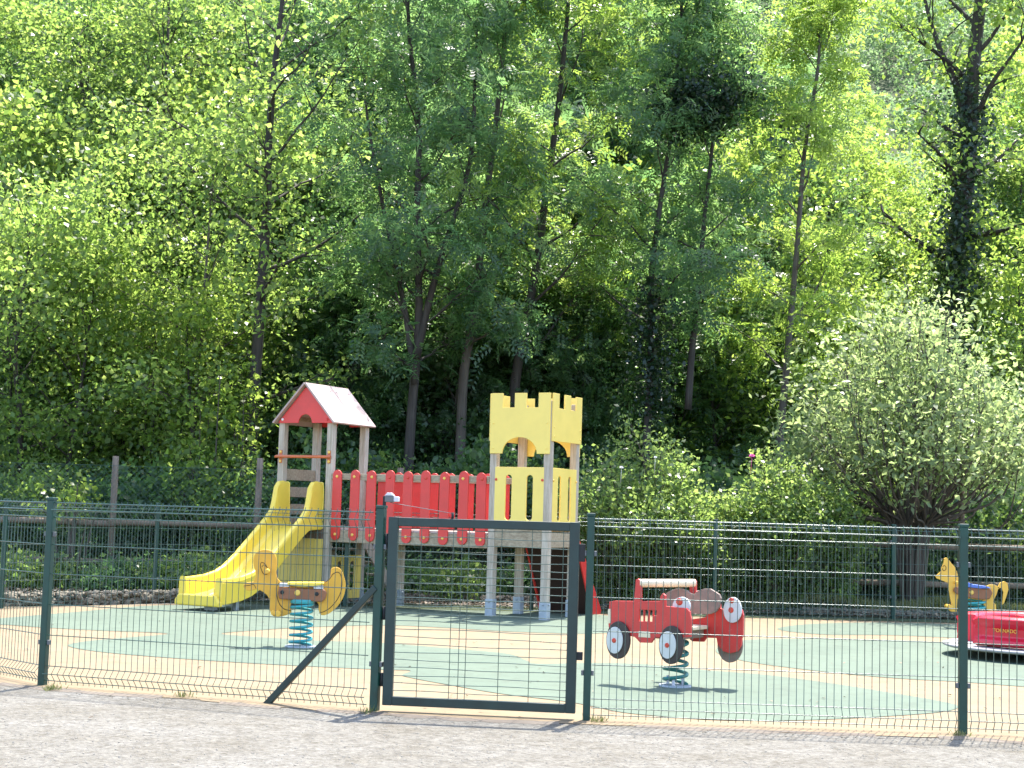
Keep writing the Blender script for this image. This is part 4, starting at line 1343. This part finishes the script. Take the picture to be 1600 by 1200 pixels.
# --- filler trees of the wood: a few kinds, copied with their parts
PROT = {}
PSEED = {
    'a1': ('alder', 31, 11.5, .13, .10, 30, 3.0, 9, .85, .25), 'a2': ('alder', 32, 12.5, .15, .14, 30, 3.3, 9, .85, .3),
    's1': ('ash', 33, 11.5, .11, .12, 28, 2.7, 9, .85, .45), 's2': ('ash', 34, 12.0, .12, .10, 30, 2.9, 9, .85, .4),
    'l1': ('lime', 35, 11.0, .13, .08, 32, 3.1, 9, .85, .25), 'l2': ('lime', 36, 12.0, .14, .10, 32, 3.3, 9, .85, .3),
    'r1': ('robinia', 37, 11.5, .12, .12, 28, 2.8, 9, .85, .35),
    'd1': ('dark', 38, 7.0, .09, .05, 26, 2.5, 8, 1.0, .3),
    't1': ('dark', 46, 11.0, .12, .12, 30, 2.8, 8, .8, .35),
    'e1': ('alder', 41, 6.2, .075, .06, 22, 2.3, 8, .65, .45), 'e2': ('ash', 42, 6.0, .07, .06, 22, 2.2, 8, .65, .5),
    'e3': ('lime', 43, 6.0, .075, .05, 22, 2.4, 8, .65, .45), 'e4': ('dark', 44, 5.5, .07, .05, 20, 2.2, 8, .65, .5),
}
DESC = {'alder': 'small leaved alder standing deep among other trees in the wood', 'ash': 'feathery leaved ash standing deep among other trees in the wood', 'lime': 'bright yellow green leaved tree standing deep in the wood',
        'robinia': 'light feathery leaved tree standing deep in the wood', 'dark': 'dark leaved tree standing in the shade of the wood'}


def place(kind, x, y, sc=1.0, rot=None):
    sp = PSEED[kind][0]
    rot = random.uniform(0, 6.28) if rot is None else rot
    root = thing('tree', DESC[sp], 'tree', (x, y, terr(x, y) - .05), 'trees of the wood: ' + sp, rot)
    root.scale = (sc, sc, sc * random.uniform(.93, 1.07))
    if kind not in PROT:
        wm, lv, mt, bk = proto_tree(*PSEED[kind])
        finish_tree(root, wm, lv, M[mt], M[bk]); PROT[kind] = list(root.children)
    else:
        for ch in PROT[kind]:
            c = ch.copy(); COL.objects.link(c); c.parent = root
    return root


def X(u, Y): return float(at(u, 700, Y)[0])


fill = [  # kind, pixel column, depth, scale
    ('a1', -70, 33.6, 1.06), ('a1', 150, 33.8, 1.01), ('a2', 240, 33.0, 0.95), ('s1', 505, 34.0, 0.95), ('s2', 585, 33.4, 0.93), ('s1', 905, 34.9, 0.95), ('r1', 960, 35.4, 1.01), ('s2', 1130, 35.9, 0.90),
    ('l2', 40, 40.5, 1.11), ('l1', 180, 41.1, 1.17), ('l2', 330, 40.5, 1.11), ('l1', 450, 41.3, 1.17), ('s2', 560, 40.5, 1.17), ('l2', 640, 41.5, 1.17), ('r1', 740, 40.7, 1.17), ('l2', 850, 42.0, 1.17), ('l2', -80, 41.5, 1.11),
    ('l1', 1010, 41.0, 1.04), ('l2', 1180, 41.5, 0.91), ('l1', 1330, 36.4, 0.72), ('l2', 1400, 39.5, 0.64), ('l1', 1650, 35.9, 0.95), ('l2', 1590, 40.5, 0.95), ('r1', 1290, 41.5, 0.78), ('r1', 1090, 41.5, 1.01),
    ('l2', 1255, 36.9, 0.78), ('l1', 1425, 34.9, 0.57), ('a1', 1500, 37.4, 0.70), ('l2', 1385, 41.5, 0.64), ('l1', 1615, 37.4, 0.85), ('a1', 1560, 35.4, 0.72), ('l1', 1130, 39.5, 0.91), ('l1', 930, 40.0, 1.06),
    ('l1', 1450, 44.5, 0.61), ('l2', 1530, 45.5, 0.70), ('l1', 1700, 44.5, 1.06), ('a2', 80, 48.5, 1.33), ('l1', 260, 49.5, 1.33), ('l2', 400, 48.5, 1.27), ('l1', 540, 49.5, 1.33), ('l2', 700, 48.5, 1.27), ('l1', 840, 49.5, 1.27), ('l2', 980, 49.5, 1.17), ('l1', 1110, 50.5, 0.98), ('l1', 1220, 49.5, 0.87),
    ('l1', 1360, 50.5, 0.68), ('l2', -30, 49.5, 1.33),
]
# smaller trees of the wood's edge, stepping down towards the playground
edge = [
    ('e1', 20, 28.4, .85), ('e1', 110, 29.6, .95), ('e3', 200, 28.8, .8), ('e1', 300, 29.8, .9), ('e1', 385, 28.8, .8), ('e1', 460, 29.6, .85), ('e2', 540, 28.6, .8), ('e2', 620, 29.4, .9), ('e4', 690, 28.6, .8), ('e2', 750, 29.6, .85), ('e2', 820, 28.8, .85), ('e2', 890, 29.6, .85),
    ('e2', 960, 29.6, .85), ('e2', 1045, 30.4, .9), ('e3', 1130, 30.6, .85), ('e2', 1195, 31.0, .9), ('e3', 1270, 31.0, .9), ('e3', 1345, 31.0, .85), ('e1', 1540, 31.2, .9), ('e3', 1625, 31.0, 1.0), ('e1', -60, 29.2, 1.0),
    ('e1', 55, 31.4, 1.3), ('e3', 165, 31.8, 1.3), ('e1', 260, 31.4, 1.25), ('e3', 350, 31.8, 1.3), ('e1', 465, 31.4, 1.25), ('e2', 560, 31.2, 1.25), ('e2', 665, 31.6, 1.2), ('e3', 740, 32.2, 1.25), ('e2', 815, 31.6, 1.25), ('e2', 915, 31.8, 1.25), ('e3', 1000, 32.4, 1.25), ('e2', 1085, 32.4, 1.25), ('e3', 1165, 32.6, 1.25), ('e1', -30, 31.8, 1.3),
]
edge += [('e3', 312, 26.6, .72), ('e1', 95, 26.9, .85), ('e1', 235, 27.2, .75)]
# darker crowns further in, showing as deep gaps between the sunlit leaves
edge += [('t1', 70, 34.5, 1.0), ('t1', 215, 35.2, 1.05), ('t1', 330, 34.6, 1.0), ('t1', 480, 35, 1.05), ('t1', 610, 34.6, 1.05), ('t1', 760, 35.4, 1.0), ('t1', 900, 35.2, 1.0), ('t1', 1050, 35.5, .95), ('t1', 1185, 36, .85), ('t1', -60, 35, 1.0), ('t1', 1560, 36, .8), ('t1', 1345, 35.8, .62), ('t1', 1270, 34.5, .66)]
fill += edge
for k_, u, Y, sc in fill:
    place(k_, X(u, Y), Y, sc)
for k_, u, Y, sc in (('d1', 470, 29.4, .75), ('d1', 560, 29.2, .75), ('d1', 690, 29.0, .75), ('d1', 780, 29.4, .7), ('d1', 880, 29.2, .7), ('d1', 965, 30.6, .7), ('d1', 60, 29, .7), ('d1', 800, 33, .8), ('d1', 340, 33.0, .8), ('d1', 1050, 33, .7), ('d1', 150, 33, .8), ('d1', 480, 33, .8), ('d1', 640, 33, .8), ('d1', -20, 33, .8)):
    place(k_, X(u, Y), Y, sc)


# --- shrubs
def shrub(name, label, cat, loc, w, h, n_stems, leaf_fn, mat, seed, bark='bark_pale', r0=.025, group=None, depth=None, base=.0, trunks=0):
    rng = np.random.default_rng(seed); loc = np.array(loc, float); depth = depth or w
    root = thing(name, label, cat, tuple(loc), group)
    wm = MB(); anc = []
    for i in range(n_stems):
        a = rng.uniform(0, 6.28); q = math.sqrt(rng.uniform(0, 1))
        if trunks:
            a = (i % trunks) * 6.283 / trunks + rng.normal(0, .42)
        b = np.array([math.cos(a) * w * .18 * q, math.sin(a) * depth * .18 * q, -.05])
        tip = np.array([math.cos(a) * w * .5 * q * 1.0, math.sin(a) * depth * .5 * q, h * (1 - .45 * q * q) * rng.uniform(.68, 1.04)])
        mid = (b + tip) / 2 + np.array([0, 0, h * .1]) + rng.normal(0, .05 * w, 3)
        if trunks:
            ta = (i % trunks) * 6.283 / trunks
            b = np.array([math.cos(ta) * .10, math.sin(ta) * .10, -.05]); f1 = np.array([math.cos(ta) * .26, math.sin(ta) * .26, h * .26])
            pts = catmull([b, f1, mid, tip], 4, False)
        else:
            pts = catmull([b, mid, tip], 4, False)
        wm.tube(pts, [r0 * (1 - .8 * k / (len(pts) - 1)) for k in range(len(pts))], 5, False)
        for p in pts:
            t = p[2] / h
            if t < base: continue
            for _ in range(2):
                d = unit(np.array([p[0] / w, p[1] / depth, .3]) + rng.normal(0, .5, 3))
                e = p + d * w * rng.uniform(.04, .14)
                anc.append((e, d))
                wm.tube([p, e], [.006, .003], 3, False)
    lv = leaf_fn(rng, anc)
    finish_tree(root, wm, lv, M[mat], M[bark])
    for c in root.children:
        if c.name.startswith('trunk'): c.name = 'stems'
        if c.name.startswith('crown'): c.name = 'foliage'
    return root


rose_fn = lambda rng, a: leaves_round(rng, a, 34, .15, .078, .8, .62)
wil_fn = lambda rng, a: leaves_round(rng, a, 20, .25, .108, .8, .52)
dk_fn = lambda rng, a: leaves_round(rng, a, 24, .18, .09, .7, .75)
hz_fn = lambda rng, a: leaves_round(rng, a, 20, .2, .125, .6, .85)


def foot(u, v_top, Y, z=0.0):
    """place at pixel column u and depth Y; height so that the top reaches row v_top"""
    top = at(u, v_top, Y)
    return np.array([top[0], Y, z]), top[2] - z


p, h = foot(1000, 690, 23.0); rb1 = shrub('rose_bush', 'large bright green rose bush just right of the castle tower', 'bush', p, 2.15, h, 46, rose_fn, 'leaf_rose', 51)
p, h = foot(1215, 708, 23.1); rb2 = shrub('rose_bush', 'green rose bush with a single pink flower on top', 'bush', p, 1.75, h, 40, rose_fn, 'leaf_rose', 52)
p, h = foot(1290, 740, 22.9); shrub('rose_bush', 'lower green bush between the pink flowered bush and the pale willow', 'bush', p, 1.1, h * .9, 22, rose_fn, 'leaf_rose', 53)
p, h = foot(1110, 795, 22.9); shrub('rose_bush', 'small low green bush between the two rose bushes', 'bush', p, 1.0, h, 20, rose_fn, 'leaf_rose', 54)
p, h = foot(1428, 468, 23.8); shrub('willow', 'big rounded grey green willow with many stems behind the far fence', 'tree', p, 3.6, h, 110, wil_fn, 'leaf_willow', 55, r0=.033, base=.42, trunks=6)
# pink and white roses
for (u, v, Y, mt, lb, r) in ((1175, 713, 22.3, 'rose_pink', 'pink rose on top of the right rose bush', .05), (971, 731, 22.1, 'rose_white', 'white rose on the left side of the large rose bush', .035), (1024, 715, 22.2, 'rose_white', 'white rose near the top of the large rose bush', .03)):
    c = at(u, v, Y); mb = MB()
    for k in range(9):
        a = k * 2.4; e = .25 + .09 * k; q = Vector((math.cos(a) * math.cos(e), math.sin(a) * math.cos(e), math.sin(e)))
        t_ = q.orthogonal().normalized(); u_ = q.cross(t_)
        o_ = Vector(c) + q * r * .5
        mb.add([o_ - t_ * r * .55, o_ + u_ * r * .6 + q * r * .25, o_ + t_ * r * .55, o_ - u_ * r * .6 + q * r * .25], [(0, 1, 2, 3)])
    mb.tube([c, np.array(c) - ZV * .25 + np.array([0, .1, 0])], .004, 4)
    o = mb.build('rose', M[mt]); tag(o, lb, 'flower')

# undergrowth along the timber fence
ug = [(-40, 760, 25.4, 2.2), (60, 730, 25.4, 2.0), (150, 742, 25.2, 1.8), (250, 715, 25.6, 2.0), (330, 690, 25.6, 2.0), (430, 735, 25.4, 1.8), (520, 690, 25.6, 2.0), (600, 720, 25.4, 1.9), (680, 740, 25.4, 1.8), (760, 700, 25.6, 2.0), (840, 730, 25.4, 1.8), (925, 740, 25.1, 1.7),
      (1110, 735, 25.8, 2.0), (1300, 740, 25.8, 1.9), (1380, 790, 25.6, 1.7), (1520, 770, 25.8, 2.0), (1620, 750, 25.6, 2.1)]
for i, (u, v, Y, w_) in enumerate(ug):
    p, h = foot(u, v, Y, terr(X(u, Y), Y) - .05)
    fn, mt = ((hz_fn, 'leaf_dark'), (dk_fn, 'leaf_alder'), (dk_fn, 'leaf_ash'))[i % 3]
    shrub('undergrowth_shrub', 'dark leafy shrub growing against the timber fence', 'shrub', p, w_, h, 30, fn, mt, 60 + i, group='dark shrubs along the timber fence')
lowg = [(30, 883, 22.9, 1.4), (190, 898, 23.1, 1.3), (300, 878, 23.0, 1.3), (660, 898, 23.2, 1.2), (720, 888, 23.1, 1.3), (830, 898, 23.3, 1.2), (450, 898, 23.2, 1.3), (560, 903, 23.2, 1.2)]
for i, (u, v, Y, w_) in enumerate(lowg):
    p, h = foot(u, v, Y, 0)
    shrub('bramble', 'low bramble sprawling in front of the timber fence', 'bramble', p + np.array([0, .25, 0]), w_, h * .72, 16, dk_fn, 'leaf_ash' if i % 2 else 'leaf_rose', 90 + i, group='brambles at the foot of the timber fence')
# the light hazel branchlets hanging over the chain link at the left
p, h = foot(150, 700, 23.4, .0); shrub('hazel', 'yellow green hazel sprig leaning over the fence post on the left', 'shrub', p + np.array([-.3, 0, 0]), 1.2, h, 9, lambda r, a: leaves_round(r, a, 9, .14, .09, .6, .8), 'leaf_lime', 120, base=.55)
p, h = foot(300, 585, 24.3, .0); shrub('hazel', 'tall hazel with large pale leaves below the thin alder', 'shrub', p + np.array([.25, 1.2, 0]), 1.5, h * 1.02, 9, lambda r, a: leaves_round(r, a, 9, .2, .12, .6, .85), 'leaf_lime', 121, base=.5)

# --- far wooded hillside
rng = np.random.default_rng(5)
FP, FA, FN, FL, FW, FV = [], [], [], [], [], []
for yy in np.arange(128, 285, 8.0):
    for xx in np.arange(-.42 * yy, .46 * yy, 8.0):
        x = xx + rng.uniform(-3, 3); y = yy + rng.uniform(-3, 3); z = terr(x, y)
        seen = .15 < x / y < .40
        hh = rng.uniform(6, 11); rr = rng.uniform(3.4, 5.2)
        m = 1100 if seen else 70
        q = rng.normal(0, 1, (m, 3)); q[:, 2] = np.abs(q[:, 2]) * 1.1 - .25; q /= np.linalg.norm(q, axis=1, keepdims=True)
        bump_ = 1 + .25 * np.sin(q[:, 0] * 5 + xx) * np.sin(q[:, 2] * 6 + yy) + .16 * np.sin(q[:, 1] * 8 + xx) * np.sin(q[:, 0] * 9 + yy)
        P = np.array([x, y, z + hh * .5]) + q * np.array([rr, rr, hh * .6]) * (bump_ * rng.uniform(.80, 1.03, m))[:, None]
        FP.append(P); FA.append(rng.normal(0, 1, (m, 3))); FN.append(q + np.array([0, 0, .3]) + rng.normal(0, .45, (m, 3)))
        s0 = .48 if seen else 2.0
        FL.append(rng.uniform(.6, 1.2, m) * s0); FW.append(rng.uniform(.5, 1.0, m) * s0); FV.append(np.clip(rng.uniform(0, 1) * .6 + rng.uniform(0, .4, m), 0, 1))
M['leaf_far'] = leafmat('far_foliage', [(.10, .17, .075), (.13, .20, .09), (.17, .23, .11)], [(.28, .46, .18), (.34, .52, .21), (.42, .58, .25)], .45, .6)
fm = leaf_mesh('distant_wood', *[np.concatenate(x) for x in (FP, FA, FN, FL, FW, FV)]); fm.materials.append(M['leaf_far'])
o = bpy.data.objects.new('distant_wood', fm); COL.objects.link(o); tag(o, 'bluish green wood covering the distant hillside', 'wood', kind='stuff')

# ------------------------------------------------------------------ stone edging, grass, litter, pebbles
def rubble(name, label, pxs, z0, hgt, w, seed, n, back=0.0):
    rng = np.random.default_rng(seed); line = [ground(u, v) for u, v in pxs]
    mb = MB()
    import bmesh
    segs = [np.linalg.norm(b - a) for a, b in zip(line[:-1], line[1:])]; tot = sum(segs)
    for i in range(n):
        t = rng.uniform(0, tot); j = 0
        while j < len(segs) - 1 and t > segs[j]: t -= segs[j]; j += 1
        p = line[j] + (line[j + 1] - line[j]) * (t / segs[j])
        p = p + np.array([0, back + rng.uniform(0, w), 0])
        s = rng.uniform(.022, .062); z = rng.uniform(0, max(.01, hgt - s))
        bm = bmesh.new(); bmesh.ops.create_icosphere(bm, subdivisions=1, radius=1)
        sc = np.array([s * rng.uniform(.8, 1.5), s * rng.uniform(.7, 1.2), s * rng.uniform(.5, .9)]); a = rng.uniform(0, 6.28)
        vs = []
        for v in bm.verts:
            c = np.array(v.co) * sc * rng.uniform(.75, 1.15)
            vs.append(p + np.array([c[0] * math.cos(a) - c[1] * math.sin(a), c[0] * math.sin(a) + c[1] * math.cos(a), c[2] + z]))
        mb.add(vs, [tuple(x.index for x in f.verts) for f in bm.faces]); bm.free()
    o = mb.build(name, M['stone'])
    tag(o, label, 'stone edging')
    return o


rubble('stone_edging', 'rough rubble stone edging left of the slide along the far fence', [(-60, 949), (0, 948), (130, 946), (300, 941), (560, 939)], 0, .20, .32, 7, 2600)
rubble('stone_edging', 'rough rubble stone edging between the slide and the truck rider', [(560, 939), (900, 949), (1080, 955)], 0, .16, .3, 8, 1700)
rubble('stone_edging', 'grey rubble stone edging below the grass strip on the right', [(1080, 955), (1400, 966), (1620, 972), (1700, 976)], 0, .14, .25, 9, 1900)


def tufts(name, label, pts, n_per, hgt, seed, mat, cat, spread=.12, wid=.008):
    rng = np.random.default_rng(seed); Ps, As, Ns, Ls, Ws, Vs = [], [], [], [], [], []
    for p in pts:
        m = n_per
        b = np.array(p) + np.column_stack([rng.normal(0, spread, m), rng.normal(0, spread, m), np.zeros(m)])
        d = np.column_stack([rng.normal(0, .4, m), rng.normal(0, .4, m), np.ones(m)]); L = hgt * rng.uniform(.4, 1.2, m)
        d /= np.linalg.norm(d, axis=1, keepdims=True)
        Ps.append(b + d * L[:, None] * .5); As.append(d); Ns.append(rng.normal(0, 1, (m, 3))); Ls.append(L); Ws.append(np.full(m, wid)); Vs.append(rng.uniform(0, 1, m))
    me = leaf_mesh(name, *[np.concatenate(x) for x in (Ps, As, Ns, Ls, Ws, Vs)]); me.materials.append(M[mat])
    o = bpy.data.objects.new(name, me); COL.objects.link(o)
    tag(o, label, cat)
    return o


rng = np.random.default_rng(21)
pts = []
for i in range(900):
    x = rng.uniform(2.2, 9.5); y = 22.0 + .10 * (x - 2) + rng.uniform(.15, .95)
    pts.append((x, y, .12 + .06 * math.sin(x * 3)))
o = tufts('grass', 'pale dry grass strip behind the stone edging', pts, 14, .16, 22, 'grass', 'grass', .06, .012); o['kind'] = 'stuff'
# mound under the grass strip
mb = MB(); vs = []
xs_ = np.arange(1.8, 11, .35)
for x in xs_:
    yb = 22.0 + .10 * (x - 2)
    for q, z in ((.1, .0), (.22, .11), (.6, .15 + .03 * math.sin(x * 4)), (1.0, .13), (1.6, .03)):
        vs.append((x, yb + q, z + .012))
k = 5
mb.add(vs, [(i * k + j, (i + 1) * k + j, (i + 1) * k + j + 1, i * k + j + 1) for i in range(len(xs_) - 1) for j in range(k - 1)], True)
tag(mb.build('grass_bank', M['soil']), kind='structure')
# leaf litter behind the edging
n = 9000
P = np.column_stack([rng.uniform(-9, 9.5, n), rng.uniform(0, 1, n), np.full(n, .03) + rng.uniform(0, .03, n)])
P[:, 1] = 21.7 + .05 * P[:, 0] + P[:, 1] ** 1.4 * 2.2
me = leaf_mesh('leaf_litter', P, np.column_stack([rng.normal(0, 1, n), rng.normal(0, 1, n), rng.normal(0, .15, n)]), np.array([0, 0, 1.]) + rng.normal(0, .35, (n, 3)), rng.uniform(.04, .10, n), rng.uniform(.03, .06, n), rng.uniform(0, 1, n))
me.materials.append(M['litter']); o = bpy.data.objects.new('leaf_litter', me); COL.objects.link(o); tag(o, 'dry brown leaf litter under the far fence', 'leaf litter', kind='stuff')
# dirty strip where the gravel meets the rubber
mb = MB(); vs = []
fe = [np.array([*p, 0]) for p in wavy(front_edge[1:-1], .0, .08)]
for p in fe:
    vs += [p + np.array([0, .03 + rng.normal(0, .014), .0105]), p + np.array([0, -.05 + rng.normal(0, .02), .0012])]
mb.add(vs, [(2 * i, 2 * i + 1, 2 * i + 3, 2 * i + 2) for i in range(len(fe) - 1) if math.sin(i * .21) + math.sin(i * .53 + 1) > -.75])
tag(mb.build('dirt_strip', M['dirt']), kind='structure')
n = 160
P = np.array([[*ground(rng.uniform(0, 1600), 955 + 170 * rng.uniform(0, 1) ** 1.5)[:2], .016] for _ in range(n)])
me = leaf_mesh('blown_leaves', P, np.column_stack([rng.normal(0, 1, n), rng.normal(0, 1, n), rng.normal(0, .1, n)]), np.array([0, 0, 1.]) + rng.normal(0, .2, (n, 3)), rng.uniform(.02, .05, n), rng.uniform(.012, .03, n), rng.uniform(0, .6, n))
me.materials.append(M['litter']); o = bpy.data.objects.new('blown_leaves', me); COL.objects.link(o); tag(o, 'dry leaves blown over the rubber play surface', 'leaves', kind='stuff')
# weeds and debris at the foot of the front fence
for (u, v, nn, lb) in ((80, 1079, 5, 'dry weed tuft at the foot of the leftmost front post'), (575, 1115, 3, 'dry weed tuft by the hinge post of the gate'), (935, 1129, 4, 'green weed tuft by the latch post of the gate'), (1500, 1150, 3, 'dry weed tuft at the foot of the right front post'), (287, 1090, 3, 'tiny weed tuft below the left fence panel')):
    c = ground(u, v); tufts('weed', lb, [(c[0], c[1], 0)], 16 * nn, .055, int(u), 'grass', 'weed', .03, .006)


def stones(name, label, n, fn, smin, smax, seed, mat):
    rng = np.random.default_rng(seed); V = []; Fc = []
    for i in range(n):
        x, y = fn(rng); s = rng.uniform(smin, smax) ; b = len(V); a = rng.uniform(0, 6.28)
        h = s * rng.uniform(.25, .45)
        for k in range(5): V.append((x + s * rng.uniform(.6, 1.1) * math.cos(a + k * 1.257), y + s * rng.uniform(.6, 1.1) * math.sin(a + k * 1.257), -.002))
        for k in range(5): V.append((x + s * .6 * math.cos(a + k * 1.257 + .3), y + s * .6 * math.sin(a + k * 1.257 + .3), h))
        for k in range(5): Fc.append((b + k, b + (k + 1) % 5, b + 5 + (k + 1) % 5, b + 5 + k))
        Fc.append(tuple(b + 5 + k for k in range(5)))
    me = bpy.data.meshes.new(name); me.from_pydata(V, [], Fc); me.materials.append(mat)
    o = bpy.data.objects.new(name, me); COL.objects.link(o); tag(o, label, 'gravel', kind='stuff')


def fg(rng):
    while True:
        u = rng.uniform(-40, 1640); v = rng.uniform(1085, 1230)
        lim = np.interp(u, [0, 270, 590, 915, 1505, 1600], [1068, 1089, 1114, 1131, 1153, 1161])
        if v > lim:
            g = ground(u, v); return g[0], g[1]


stones('gravel_stones', 'small pale stones scattered over the gravel ground', 2600, fg, .004, .010, 31, M['pebble'])
stones('gravel_stones', 'scattered larger grit along the edge of the rubber surface', 500, lambda r: (lambda u: tuple(ground(u, np.interp(u, [0, 270, 590, 915, 1505, 1600], [1068, 1089, 1114, 1131, 1153, 1161]) + r.normal(2, 4))[:2]))(r.uniform(-20, 1620)), .004, .013, 32, M['stone'])
